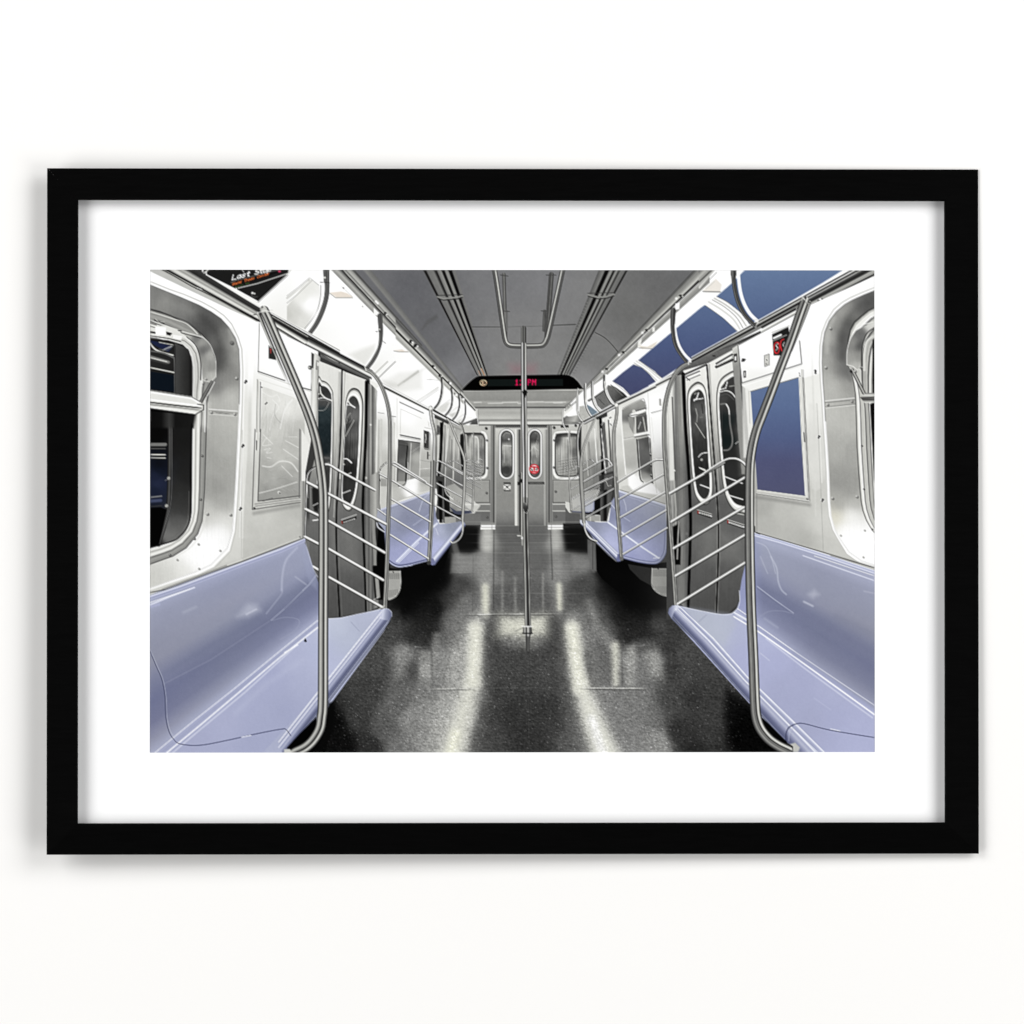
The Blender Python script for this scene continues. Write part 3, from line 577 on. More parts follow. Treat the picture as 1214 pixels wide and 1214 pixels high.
    # window surround, mouldings
    FO = [(178,366),(190,369),(203,374),(216,381),(230,388),(240,396),(249,407),(254,420),(256,438),(250,452),(246,478),(244.5,530),(243,580),(241.5,603),(240,618),(235,633),(221,650),(205,660),(196,663),(178,669.5)]
    GL0 = [(178,402),(186,403),(196,406),(206,409),(215,411),(221,416),(225.5,424),(227,436),(227,452),(227,469),(227,500),(227,530),(227,580),(226.5,608),(224,618),(219,628),(210,636),(202,641),(190,646),(178,649)]
    Z.nest(cl(FO), cl(GL0), [(0,60),(.05,150),(.2,165),(.3,150),(.38,90),(.42,175),(.47,235),(.62,215),(.7,150),(.74,225),(.86,240),(.94,110)], curve=False)
    # bright folded sheet in the upper corner
    Z1.fill([(185,395),(350,440),(385,480),(405,520),(428,600),(430,700),(400,735),(345,735),(336,620),(325,560),(298,490),(240,440)], Z1.idw([(340,480,165),(300,450,120),(390,560,175),(360,620,160),(410,690,190),(350,520,110),(400,640,150),(250,430,190)], 2.4), f=2, tex=brush_v(7, .8, 6))
    Z1.line([(340,438),(385,480),(410,530),(430,600),(430,700)], 4, 235, curve=True); Z1.line([(330,720),(330,600),(300,500),(240,440)], 5, 30, curve=True)
    Z1.line([(345,720),(395,735),(430,700)], 6, 215); Z1.dot(395,730,12,190,f=3); Z1.rivet(365,715,7); Z1.rivet(345,745,6)
    Z1.line([(405,735),(328,870)], 20, [(-1,40),(-.5,90),(0,190),(.3,80),(1,30)]); Z1.line([(420,735),(345,880)], 7, 225)
    Z1.line([(0,262),(120,298),(250,345),(330,425)], 5, 75, curve=True); Z1.line([(0,275),(120,312),(240,355),(310,420)], 7, 215, curve=True)
    Z1.line([(0,330),(200,400),(340,440)], 6, 225); Z1.line([(0,340),(200,412),(330,448)], 4, 40)
    # glass, upper sash
    Z1.fill([(-20,448),(120,462),(215,490),(255,530),(273,600),(274,828),(-20,785)], Z1.lin((0,450),(0,830), [(0,25),(.35,38),(.7,28),(1,12)]), curve=False)
    Z1.fill([(160,480),(250,520),(272,600),(272,826),(165,806)], Z1.lin((160,0),(272,0), [(0,80),(.3,72),(.8,45),(1,20)])); Z1.fill([(160,480),(272,600),(272,826),(165,806)], 10, f=120, a=.25)
    Z1.fill([(-20,460),(40,470),(150,500),(120,540),(40,500)], (28,34,70), f=4); Z1.line([(-10,465),(40,525),(150,560)], 10, 210, f=3, curve=True); Z1.line([(60,475),(150,492)], 6, 190, f=2); Z1.line([(85,525),(140,500)], 7, 190, f=2); Z1.line([(60,520),(110,528),(150,500)], 4, 120)
    Z1.line([(-10,530),(80,545),(140,570),(160,600),(160,800)], 10, 100, curve=True, f=2); Z1.line([(0,570),(120,605)], 20, 140, f=5, a=.9); Z1.line([(0,575),(110,602)], 6, 215, f=2); Z1.line([(0,590),(110,618)], 6, 60, f=2)
    Z1.line([(0,640),(155,672)], 9, 200, f=2); Z1.line([(0,655),(155,685)], 5, 20)
    Z1.fill([(0,665),(155,690),(158,800),(0,782)], (14,20,30), f=3); Z1.line([(164,500),(164,800)], 4, 20, f=2)
    # latch
    Z1.fill([(0,345),(50,365),(110,365),(190,400),(215,430),(205,460),(160,450),(120,440),(30,430),(0,420)], 225, f=2); Z1.fill([(35,372),(105,378),(100,432),(35,425)], 252); Z1.line([(30,330),(90,352)], 9, 35); Z1.line([(35,322),(60,345),(95,340)], 5, 190)
    Z1.fill([(105,405),(145,415),(130,432),(108,425)], 25); Z1.fill([(150,425),(212,435),(200,460),(150,448)], 245); Z1.line([(0,350),(40,362)], 4, 30); Z1.line([(0,370),(30,378)], 4, 50); Z1.line([(0,432),(120,450),(200,470)], 5, 20); Z1.line([(185,398),(205,400)], 6, 30)
    Z1.line([(0,408),(30,412)], 12, 30)
    # lower sash and the transom
    Z2.fill([(-20,-60),(285,-30),(275,0),(272,200),(268,480),(262,580),(240,640),(205,690),(150,725),(-20,768)], Z2.idw([(30,20,8),(60,240,12),(30,300,(28,32,56)),(60,250,(22,26,48)),(30,400,(26,30,52)),(50,350,(34,38,66)),(30,600,6),(200,100,20),(200,400,38),(160,640,105),(200,620,100),(120,690,120),(230,500,30),(250,300,10),(40,740,30)], 2.6), curve=False)
    Z2.fill([(150,-40),(262,-40),(258,560),(225,640),(150,700),(130,690)], Z2.lin((0,100),(0,700), [(0,26),(.5,45),(.75,70),(1,125)]), f=6, a=.8)
    Z2.line([(0,95),(100,95)], 22, 125, f=4); Z2.line([(0,122),(100,122)], 8, 80, f=2); Z2.line([(0,160),(100,162)], 8, 205, f=2); Z2.line([(0,181),(100,183)], 8, 185, f=2); Z2.line([(0,170),(100,172)], 5, 15)
    Z2.line([(128,-30),(128,200),(120,480),(95,620),(55,750)], 26, [(-1,20),(-.4,55),(.2,90),(.5,60),(1,25)], curve=True); Z2.line([(143,-30),(143,250),(132,500),(60,750)], 4, 110, curve=True, f=1)
    Z2.dot(122,315,11,170,f=3); Z2.dot(108,495,11,170,f=3); Z2.line([(100,330),(125,318)], 4, 150)
    Z2.line([(0,440),(75,432)], 10, 150, f=4, a=.8); Z2.line([(0,465),(70,460)], 20, (75,82,120), f=6, a=.8); Z2.line([(0,500),(75,495)], 5, 60, f=2)
    Z2.fill([(0,510),(70,505),(110,520),(60,750),(0,765)], 4, f=6)
    Z1.fill([(0,905),(300,945),(285,1035),(0,1035)], Z1.lin((0,0),(300,0), [(0,12),(.25,16),(.42,60),(.47,50),(.55,20),(1,24)]), f=14)
    Z1.line([(0,918),(290,948)], 12, 5, f=4)
    Z2.line([(272,-40),(268,480),(262,580),(238,645),(200,692),(150,725),(0,768)], 7, 10, curve=True)
    Z2.line([(253,400),(250,560),(228,640),(160,705)], 3, 150, f=1, a=.7, curve=True)
    Z1.fill([(-20,783),(100,800),(272,828),(312,850),(345,882),(345,915),(302,946),(-20,902)], 226)
    Z1.line([(-10,788),(272,832),(325,862)], 6, 120, f=1); Z1.line([(-10,800),(272,843),(315,868)], 10, 250, f=2); Z1.line([(-10,848),(150,868),(330,890)], 10, 250, f=2)
    Z1.line([(-10,866),(150,885),(335,905)], 8, 45, f=1); Z1.line([(-10,880),(150,897),(325,918)], 12, 165, f=2); Z1.line([(-10,898),(150,912),(300,935)], 7, 240, f=1); Z1.line([(-10,908),(290,948)], 6, 40)
    Z1.fill([(325,880),(385,870),(378,1030),(300,1030),(312,945)], 215, f=26, a=.7); Z1.line([(360,850),(357,1060)], 5, 250); Z1.line([(372,830),(368,1060)], 5, 120, a=.7); Z1.line([(340,930),(335,1060)], 6, 120, f=2); Z1.line([(318,945),(312,1060)], 5, 245)
    Z1.line([(310,880),(350,885),(350,915),(300,945)], 5, 40)
    for x, y in ((342,170),(332,455),(292,712),(132,818)): Z2.dot(x,y,8,60,f=3); Z2.dot(x-2,y-2,3,220)
    # ---- access cover and clear protective panel on the wall
    Z1.line([(714,350),(706,668)], 4, 130); Z1.line([(706,665),(880,725)], 6, 70); Z1.line([(970,765),(1055,788)], 6, 60); Z1.line([(706,676),(1050,798)], 4, 200); Z1.line([(1075,545),(1052,785)], 4, 120)
    Z1.fill([(775,495),(820,520),(822,590),(775,580)], 40); Z1.text('7', (780,550), (12,0), (0,-28), 6, (220,60,60)); Z1.line([(782,520),(790,520),(786,545)], 5, (225,70,70)); Z1.line([(780,500),(790,510)], 5, 220)
    Z1.dot(1045,640,13,60,f=4); Z1.dot(1040,640,6,200); Z1.line([(905,620),(920,625)], 4, 110)
    Z1.line([(702,718),(696,1060)], 8, 175, f=2); Z1.line([(712,730),(708,1060)], 8, 215); Z1.line([(722,735),(718,1060)], 4, 90); Z1.line([(705,715),(930,790)], 6, 230)
    Z1.line([(728,768),(925,836)], 6, 45); Z1.line([(725,758),(925,824)], 6, 240)
    PNL = [(311,458),(361,476),(361,590),(355.5,589),(305.5,594)]
    Z.fill(PNL, Z.idw([(315,470,222),(340,480,228),(325,510,205),(350,520,190),(320,560,178),(345,580,165),(315,588,160),(352,560,178),(335,540,198)], 2), tex=lambda X, Y: 6*noise(X, Y, 5, 5, 4)+4*noise(X, Y, .9, .9, 41))
    r = np.random.default_rng(11)
    for k in range(46):      # scratches cut into the panel
        x, y = 740+220*r.random(), 810+230*r.random(); l = 30+90*r.random(); a0 = .9+.7*r.random()
        Z1.line([(x,y),(x-l*math.cos(a0)*.5,y+l*math.sin(a0)),(x-l*math.cos(a0)*.9,y+l*1.9*math.sin(a0))], 3, 250 if k % 3 else 150, f=1.5, a=.2, curve=True)
    for k in range(34):
        x, y = 730+230*r.random(), 40+390*r.random(); l = 20+60*r.random(); a0 = -.6+1.5*r.random()
        Z2.line([(x,y),(min(x+l*math.cos(a0),970),y+l*math.sin(a0))], 3, 225 if k % 3 else 120, f=1.5, a=.2)
    S = lambda F, pts, w=7, c=238, a=.85: F.line(pts, w*.8, c, f=2.5, a=a*.7, curve=True)
    S(Z2, [(735,235),(790,240),(850,205),(920,215),(965,270)], 12); S(Z2, [(715,412),(820,385),(960,340)], 9); S(Z2, [(885,70),(970,115)]); S(Z2, [(870,125),(965,190)]); S(Z2, [(860,235),(930,305)], 6); S(Z2, [(740,30),(800,90)], 6); S(Z2, [(760,50),(735,100),(790,95)], 6); S(Z2, [(745,130),(785,120),(760,150),(795,145)], 6); S(Z2, [(765,180),(790,185)], 6)
    S(Z2, [(905,45),(960,45)], 5); S(Z1, [(800,850),(840,900),(800,960),(780,1048)], 8, 245, .6); S(Z1, [(900,880),(930,850),(880,920),(850,1040)], 9, 250, .6); S(Z1, [(735,800),(790,830),(830,820),(850,860)], 7, 245, .6); Z1.line([(752,880),(765,868)], 6, 60, f=1); S(Z1, [(820,880),(815,950),(850,1000)], 6, 130, .4)
    Z2.line([(722,-5),(705,465),(980,430)], 5, 75); Z2.line([(706,0),(690,485)], 12, 212, f=2); Z2.line([(690,490),(985,450)], 18, [(-1,90),(-.4,215),(.3,190),(1,120)]); Z2.line([(686,-5),(668,520),(985,472)], 5, 95); Z2.line([(696,70),(695,130)], 5, 50)
    Z2.line([(680,545),(975,492)], 22, 150, f=14, a=.6); Z2.line([(978,-5),(975,440)], 6, 110); Z2.dot(842,408,9,225); Z2.dot(846,412,5,80); Z2.dot(682,512,8,60,f=2); Z2.line([(735,465),(800,445)], 4, 60, a=.8)
    Z2.fill([(990,-5),(1045,100),(1030,300),(1008,335),(988,335)], 232, f=2); Z2.line([(985,0),(985,335)], 4, 140)
    Z2.fill([(985,335),(1012,335),(1005,715),(980,710)], 175, f=2); Z2.line([(1003,335),(998,710)], 4, 95); Z2.line([(985,335),(985,700)], 3, 215)
    Z2.dot(980,700,6,90); Z2.fill([(605,780),(990,640),(990,705),(605,850)], 190, f=30, a=.4)
    # ---- doorway between the benches
    Z.fill([(369,418),(455,468),(455,735),(376,735),(362,690),(362,560),(369,520)], 60)
    Z5.fill([(255,-30),(332,-30),(318,300),(305,640),(280,600),(250,480)], Z5.lin((250,0),(330,0), [(0,235),(.2,205),(.45,185),(.7,135),(.9,90),(1,50)]), tex=brush_v(5))
    Z1.fill([(1072,540),(1115,570),(1095,1048),(1058,1000)], Z1.lin((1060,0),(1112,0), [(0,240),(.3,225),(.6,190),(.85,120),(1,70)])); Z1.fill([(1085,590),(1110,600),(1106,655),(1082,650)], 50); Z1.fill([(1092,602),(1104,608),(1101,630),(1090,628)], 235); Z1.line([(1086,610),(1086,650)], 4, 20)
    Z4.fill([(245,745),(300,790),(290,900),(235,890)], 225, f=3, a=.6)
    LEAF = [(0,232),(.1,222),(.25,190),(.38,150),(.5,112),(.8,95),(1,85)]
    g1 = Z.lin((0,430),(0,730), LEAF)
    # overhead track, grilles
    Z5.fill([(400,-10),(500,-40),(840,110),(840,160),(780,140),(580,50)], 40, f=2); Z4.line([(310,830),(430,905)], 10, 25); Z4.line([(318,850),(430,912)], 12, 235); Z4.line([(305,862),(425,935)], 9, 20); Z4.line([(310,878),(430,950)], 5, 215)
    for k in range(9): Z4.line([(322+k*12,848+k*7),(322+k*12,862+k*7)], 3, 120)
    Z4.fill([(490,910),(545,935),(540,975),(490,960)], 20, f=2); Z4.line([(555,950),(690,1025)], 10, 20); Z4.line([(560,985),(665,1040)], 16, 240); Z4.line([(560,1005),(660,1062)], 6, 60); Z4.line([(562,965),(680,1025)], 5, 235)
    # door windows
    Z5.dot(828,925,14,215,f=6); Z5.dot(850,410,9,225,f=4); Z5.dot(925,250,8,30)
    # lower doors
    Z6.fill([(150,60),(250,60),(250,900),(200,760),(150,560)], Z6.idw([(200,60,90),(170,200,60),(220,300,60),(200,450,110),(200,600,120),(230,800,90)], 2)); Z6.line([(225,150),(225,320)], 22, 8, f=4)
    # Z6.fill([(436,385),(545,345),(545,372),(440,412)], 25); Z6.fill([(436,385),(448,380),(450,406),(440,411)], (150,60,50)); Z6.line([(460,392),(538,362)], 13, 225)
    #,385-k*3),(466+k*8,394-k*3)], 3, 40)
    Z6.fill([(690,450),(770,440),(800,780),(700,800)], 6, f=4); Z6.line([(680,395),(690,600),(708,740)], 17, [(-1,60),(0,190),(1,90)], curve=True)
    Z6.line([(725,-10),(722,140),(712,350)], 18, 220, f=3); Z6.line([(748,20),(735,330),(745,430)], 7, 40, f=2); Z6.fill([(745,30),(790,60),(785,220),(745,210)], 195, f=3, a=.9)
    Z6.line([(205,260),(240,240)], 10, 235); Z6.line([(205,390),(245,385)], 14, 235, f=2); Z6.line([(205,470),(245,440)], 6, 220); Z6.line([(210,490),(245,470)], 16, 220, f=2)
    for k in range(4): Z6.line([(214+k*8,480-k*4),(216+k*8,492-k*4)], 3, 30)
    Z6.fill([(710,850),(770,860),(765,1000),(720,1010)], 200, f=5); Z6.line([(728,880),(735,1000)], 6, 90)
    Z6.line([(690,1040),(730,990)], 6, 225); Z6.dot(515,1110,7,150,f=3)

    K = Fr(350, 400, 3.569)
    LG = [(0,226),(.12,222),(.25,205),(.38,165),(.5,128),(.6,112),(.75,104),(1,84)]
    gd = K.lin((0,130),(0,1180), LG)
    K.fill([(100,100),(200,140),(200,400),(182,800),(190,1190),(60,1190),(60,600),(90,480)], gd, tex=brush_v(5)); K.fill([(195,140),(300,180),(300,500),(290,700),(300,1175),(188,1190),(172,800),(182,500)], gd, tex=brush_v(5))
    K.fill([(195,820),(280,830),(285,980),(200,960)], 145, f=50, a=.5); K.fill([(145,700),(168,700),(172,900),(150,900)], 130, f=12, a=.6)
    K.band(((196,140),(180,600)),((211,145),(192,600)), [(0,40),(.25,90),(.4,225),(.75,215),(1,150)], a=.9)
    K.line([(197,140),(192,400),(181,600),(174,740),(173,850),(178,1000),(188,1188)], (7,10), [(-1,110),(-.6,25),(0,8),(.6,25),(1,100)], curve=True)
    K.line([(187,150),(181,400),(170,600),(163,760)], (9,6), [(-1,150),(-.2,215),(1,120)], a=.75)
    K.line([(183,860),(188,1000),(198,1180)], 3, 130, f=2, a=.5, curve=True)
    # jamb
    K.fill([(305,195),(322,200),(343,222),(338,500),(326,720),(345,900),(352,1140),(298,1165),(290,900),(288,700),(298,500)], K.lin((292,0),(345,0), [(0,90),(.2,160),(.35,105),(.5,180),(.65,90),(.8,150),(.95,205),(1,190)]), tex=lambda X, Y: 24*noise(X, Y, .8, 26, 21)); K.fill([(285,620),(345,620),(352,1140),(298,1165)], 84, f=110, a=.75)
    K.line([(330,700),(326,800),(330,880),(338,962)], 7, [(-1,70),(0,190),(1,90)], curve=True); K.dot(297,595,6,205,f=3); K.dot(318,370,4,225,f=2)
    K.line([(301,190),(298,400),(291,560),(285,720),(290,900),(299,1165)], (15,9), [(-1,60),(-.6,12),(.3,4),(.8,25),(1,80)], curve=True)
    # door windows
    OA = [(96,180),(112,182),(132,190),(150,212),(160,250),(161,400),(158,540),(152,660),(142,735),(110,760),(90,700),(90,400)]; IA = [(98,205),(112,206),(130,212),(145,230),(152,262),(151,400),(147,540),(142,650),(132,715),(110,735),(96,690),(96,400)]
    K.nest(OA, IA, [(0,70),(.08,45),(.18,160),(.32,215),(.6,244),(.85,215),(.96,95)])
    K.fill(IA, K.idw([(120,235,50),(120,270,80),(120,320,(42,52,56)),(120,400,(32,40,44)),(120,480,(26,33,36)),(120,520,70),(120,600,55),(110,700,45)], 2.2), curve=True, tex=lambda X, Y: 10*noise(X, Y, 2.2, 3, 17))
    OB = [(245,214),(268,222),(282,250),(287,290),(284,380),(280,470),(273,560),(265,640),(250,705),(230,736),(207,725),(194,690),(194,620),(200,520),(205,430),(210,330),(213,270),(225,230)]
    IB = [(243,250),(256,256),(266,275),(270,305),(268,380),(265,470),(260,550),(253,630),(240,685),(224,712),(211,702),(201,675),(201,620),(205,520),(209,430),(214,340),(219,290),(229,260)]
    K.nest(OB, IB, [(0,70),(.08,40),(.18,155),(.34,232),(.65,250),(.86,215),(.97,100)])
    K.fill(IB, K.idw([(245,265,60),(225,300,95),(255,330,110),(225,370,60),(250,400,95),(230,470,55),(255,480,90),(215,520,45),(225,560,32),(240,620,50),(220,680,45)], 2.4), curve=True, tex=lambda X, Y: 14*noise(X, Y, 1, 9, 18))
    Z5.line([(340,165),(350,230),(400,280),(455,300)], 13, 215, f=3, curve=True); Z5.line([(325,285),(380,275),(460,305)], 11, 225, f=2, curve=True); Z5.line([(328,300),(400,300),(455,330)], 8, 120, f=3); Z5.line([(430,330),(400,385),(370,405),(325,405)], 6, 180, f=2, curve=True); Z5.line([(325,240),(350,220)], 12, 200, f=3)
    Z5.line([(365,890),(440,895)], 22, 105, f=6, a=.7); Z5.line([(390,950),(435,940)], 6, 200)
    Z5.line([(620,290),(650,340),(700,375)], 12, 225, f=2, curve=True); Z5.line([(612,352),(650,350),(700,378)], 10, 235, f=2, curve=True); Z5.line([(690,505),(650,580),(602,670)], 7, 200, f=2); Z5.line([(655,430),(625,470),(612,540)], 6, 190, f=2, curve=True); Z5.line([(660,450),(668,500),(640,530)], 5, 150, f=2)
    Z5.line([(585,905),(620,905),(665,945)], 13, 235, f=1, curve=True); Z5.line([(620,1065),(660,1045)], 7, 215); Z5.dot(588,960,8,200)
    for k in range(4): Z5.line([(640+k*25,640),(632+k*24,900)], 5, 150, f=3, a=.5)
    Z6.line([(440,170),(505,145)], 9, 225); Z6.line([(480,20),(510,5)], 8, 215)
    K.fill([(70,640),(98,620),(98,740),(80,735),(72,700)], 30, f=5); K.line([(76,712),(95,702)], 4, 230); K.line([(75,775),(95,772)], 6, 230, f=1)
    K.line([(195,772),(258,750)], 3, 225); K.fill([(194,778),(258,758),(258,768),(198,790)], 22); K.fill([(194,778),(200,776),(201,788),(196,790)], (150,60,50)); K.line([(205,783),(250,768)], 5, 225)
    for k in range(8): K.line([(208+k*5.2,781-k*1.7),(209+k*5.2,786-k*1.7)], 1.6, 50)

def paint_left_mid():
    Z = Fr(0, 0, 1); Z4 = Fr(340, 320, 7.5875); Z5 = Fr(340, 440, 8.671); Z6 = Fr(340, 560, 6.743); B1 = Fr(340, 702, 6.07); B2 = Fr(440, 440, 9.338); B3 = Fr(440, 550, 7.138)
    # wall with window beyond the first doorway
    B2.fill([(60,190),(120,140),(640,430),(680,520),(680,1300),(30,1300),(50,700)], B2.idw([(150,300,252),(400,500,253),(600,600,245),(100,700,215),(120,1000,195),(600,1000,190),(600,1200,165),(300,740,240),(640,480,250),(100,1200,180)], 2))
    B2.line([(75,460),(140,470)], 5, 120); B2.line([(110,540),(100,1200)], 26, 205, f=5, a=.8); B2.line([(85,540),(78,1200)], 7, 150, f=2, a=.7); B2.line([(60,540),(55,1200)], 12, 235, f=2, a=.8)
    B2.line([(240,500),(260,1000)], 8, 190, f=3, a=.6); B2.line([(285,300),(285,740)], 6, 215, a=.9); B2.line([(225,500),(270,505)], 8, 120, f=2, a=.8); B2.line([(255,575),(240,1200)], 14, 205, f=3)
    B2.line([(315,345),(575,465)], 10, 120); B2.line([(325,420),(555,525)], 5, 200); B2.line([(325,425),(320,690)], 5, 200); B2.line([(320,708),(540,752)], 12, 75); B2.line([(318,725),(538,768)], 5, 150)
    B2.fill([(298,762),(545,795),(530,1220),(280,1220)], B2.idw([(340,900,85),(340,1050,105),(380,850,70),(450,830,150),(500,950,185),(480,1100,170),(330,1180,140),(520,820,120)], 2.4)); B2.line([(298,762),(545,795)], 7, 25); B2.line([(300,780),(400,800),(398,830),(300,815)], 6, 60)
    B2.line([(400,830),(385,1000),(380,1220)], 12, 20, f=2); B2.line([(440,800),(420,1220)], 8, 225, f=3); B2.line([(545,795),(532,1220)], 7, 235); B2.line([(300,770),(288,1220)], 7, 60); B2.line([(282,780),(270,1220)], 9, 235); B2.line([(440,900),(540,830)], 5, 215, f=2, a=.8)
    B2.fill([(582,655),(640,672),(635,860),(580,850)], 60, tex=grain(40, .8, 6)); B2.line([(582,665),(640,680)], 5, 30); B2.line([(588,862),(632,870)], 6, 30); B2.line([(600,700),(605,740),(595,790)], 10, 215, f=3); B2.line([(625,900),(622,970)], 14, 60, f=4); B2.line([(630,935),(645,930)], 5, 30)
    B2.line([(650,690),(645,870)], 6, 110); B2.line([(540,985),(660,1010)], 4, 130, a=.8); B2.line([(535,1085),(660,1075)], 6, 235, f=2); B2.line([(630,560),(640,620)], 6, 200, f=2); B2.line([(590,625),(660,640)], 5, 160)
    B3.fill([(180,190),(285,190),(295,140),(420,110),(500,110),(520,220),(400,250),(180,335)], B3.idw([(230,130,150),(200,240,195),(340,200,255),(350,150,250),(450,150,175),(450,220,200),(250,300,190),(330,250,250)], 2.4), f=4)
    B3.line([(300,-10),(298,100),(285,170),(230,190)], 5, 40, curve=True); B3.line([(310,-10),(308,110),(292,180),(235,200)], 5, 245, curve=True); B3.line([(410,0),(408,120),(395,220)], 5, 215, f=2); B3.line([(180,320),(500,232)], 6, 190)
    # second doorway
    B2.fill([(700,470),(1000,600),(1060,720),(1040,1300),(690,1300)], B2.idw([(720,600,190),(820,620,200),(850,800,190),(930,800,185),(900,1000,150),(820,1200,120),(950,1200,110),(720,900,170),(950,640,175)], 2), tex=lambda X, Y: 18*noise(X, Y, .8, 20, 33))
    B2.fill([(700,480),(860,560),(850,590),(790,560),(700,520)], 60, f=3); B2.fill([(760,570),(800,560),(780,1000),(745,1220),(725,1220),(755,900)], 10, f=2); B2.line([(745,600),(740,900),(720,1220)], 10, 225, f=2); B2.fill([(725,600),(748,600),(760,640),(755,700),(725,710)], 90, f=3, tex=grain(40, 1))
    B2.line([(815,600),(800,1220)], 8, 95, f=2); B2.line([(850,640),(822,1000)], 9, 235, f=2); B2.line([(870,720),(850,1000)], 14, 160, f=3); B2.line([(920,620),(905,1220)], 12, 215, f=3); B2.line([(890,760),(885,1220)], 10, 120, f=2); B2.line([(968,760),(960,980)], 8, 215, f=2)
    B2.fill([(985,700),(1015,690),(1035,760),(1030,1100),(1000,1100),(980,900)], 25, f=4); B2.line([(985,700),(1010,670),(1040,700)], 8, 215, f=2); B2.fill([(890,600),(1000,640),(990,660),(890,620)], 160)
    B2.fill([(1000,600),(1214,610),(1214,680),(1010,680)], 200, f=6); B2.line([(1030,690),(1214,690)], 14, 40); B2.fill([(1010,580),(1170,520),(1170,545),(1000,600)], 95)
    B3.fill([(545,100),(620,110),(660,470),(540,470),(560,300)], 60, f=3); B3.fill([(565,140),(600,150),(600,500),(575,500)], 10, f=4); B3.fill([(600,190),(650,200),(650,500),(605,500)], 95, f=4); B3.fill([(640,200),(780,130),(780,330),(700,440),(650,330)], 110, f=10, a=.6)
    # beyond: third bench and last bay
    B3.fill([(615,200),(700,165),(780,230),(900,345),(905,370),(870,420),(690,425),(650,380),(615,260)], B3.idw([(660,200,165),(720,300,175),(850,370,215),(760,400,170),(700,420,120),(640,280,190)], 2)); B3.fill([(610,200),(660,260),(665,400),(760,430),(780,450),(620,450)], 8, f=4, a=.9)
    B3.fill([(660,360),(720,400),(860,395),(850,415),(740,430),(700,420)], (70,72,95), f=3); B3.line([(620,215),(640,260),(690,300)], 6, 235, curve=True)
    B3.fill([(780,330),(880,335),(925,350),(905,380),(870,420),(840,400)], 205, f=4); B3.line([(790,345),(900,345)], 5, 240); B3.fill([(775,430),(925,425),(925,520),(790,520)], 120, f=4); B3.line([(780,520),(925,525)], 6, 60); B3.line([(800,490),(925,490)], 4, 150)
    B3.fill([(620,450),(715,450),(715,500),(620,505)], 170, f=4)
    B3.fill([(-10,100),(70,60),(130,10),(135,400),(60,400),(50,480),(-10,470)], B3.lin((0,0),(135,0), [(0,150),(.25,190),(.45,140),(.55,200),(1,205)]), f=3); B3.fill([(78,60),(180,40),(180,420),(70,420)], 205, f=4); B3.fill([(75,120),(130,130),(130,190),(78,190)], 165, f=5)
    # second bench
    SE = [(55,395),(180,345),(345,290),(500,235),(520,300),(540,380),(548,450),(575,510),(650,505),(760,485),(790,495),(795,520),(770,560),(640,690),(545,845),(520,858),(500,820),(440,830),(330,860),(240,872),(180,858),(150,830),(120,740),(110,560),(60,500),(45,440)]
    B3.fill([(60,520),(140,500),(160,880),(260,900),(480,860),(680,660),(610,880),(500,1000),(330,1120),(140,1150),(30,1150),(10,870),(40,840)], 6, f=6); B3.fill([(130,1000),(420,880),(640,720),(600,960),(430,1150),(330,1260),(130,1240)], 8, f=110, a=.9)
    B3.fill(SE, B3.idw([(200,400,(160,163,190)),(330,340,(150,152,180)),(440,340,(150,152,178)),(470,280,(165,168,192)),(260,540,(140,143,172)),(300,450,(138,140,168)),(400,520,(135,138,168)),(200,620,(150,153,190)),(230,750,(165,168,215)),(330,650,(165,168,215)),(430,600,(170,173,220)),(560,560,(178,180,215)),(560,700,(185,188,235)),(650,540,(135,140,165)),(600,560,(190,195,220)),(520,420,(135,138,170)),(300,800,(165,168,215)),(700,510,(150,153,175)),(90,450,(170,172,190))], 2.3, sm=9.), tex=lambda X, Y: 5*noise(X, Y, 2, 2, 4))
    B3.line([(60,395),(340,300),(495,240)], 13, (205,207,232), f=3); B3.line([(70,412),(490,262)], 5, (150,152,180), f=2)
    B3.line([(215,825),(380,660),(555,505)], 15, (232,234,252), f=5); B3.line([(230,835),(400,665)], 6, (245,246,255), f=2)
    B3.line([(500,245),(440,300),(405,400)], 6, (200,202,225), f=2, curve=True); B3.line([(355,520),(440,460),(500,420)], 6, (190,193,220), f=3, a=.8); B3.line([(545,545),(565,600)], 6, (215,216,235), f=3, a=.8)
    B3.band(((505,800),(770,490)),((535,862),(800,520)), [(0,(150,152,185)),(.2,(200,202,232)),(.4,(240,242,252)),(.55,(190,192,225)),(.8,(120,123,165)),(1,(70,72,105))]); B3.fill([(500,800),(525,800),(545,845),(520,860),(500,850)], (120,123,170), f=2)
    B3.line([(155,825),(190,850),(240,862),(330,850),(470,815)], 20, [(-1,(150,153,190)),(-.4,(190,193,230)),(0,(100,103,145)),(1,(85,88,135))], curve=True); B3.line([(165,840),(210,868),(260,872),(350,858)], 6, (195,198,228), curve=True, f=2)
    B3.line([(45,500),(60,540),(110,575)], 9, (215,217,235), curve=True)
    # heater below it
    B3.fill([(140,905),(245,905),(250,1000),(240,1070),(210,1120),(160,1150),(135,1150)], 172); B3.line([(245,905),(250,1000),(240,1070),(205,1125),(150,1152)], 5, 235, curve=True)
    for j in range(5):
        for i in range(11): B3.dot(152+i*8.5, 930+j*10, 2.6, 90, .8); 
    for j in range(5):
        for i in range(10): B3.dot(148+i*8.5, 1075+j*12-i, 2.6, 90, .7) if 1075+j*12 < 1140-i*4 else None
    B3.dot(186,916,5,25)
    B3.fill([(30,960),(60,950),(75,1130),(45,1140)], 165, f=5); B3.fill([(5,470),(30,480),(45,860),(20,860)], 150, f=4)
    B3.line([(20,1150),(60,1130)], 6, 225)

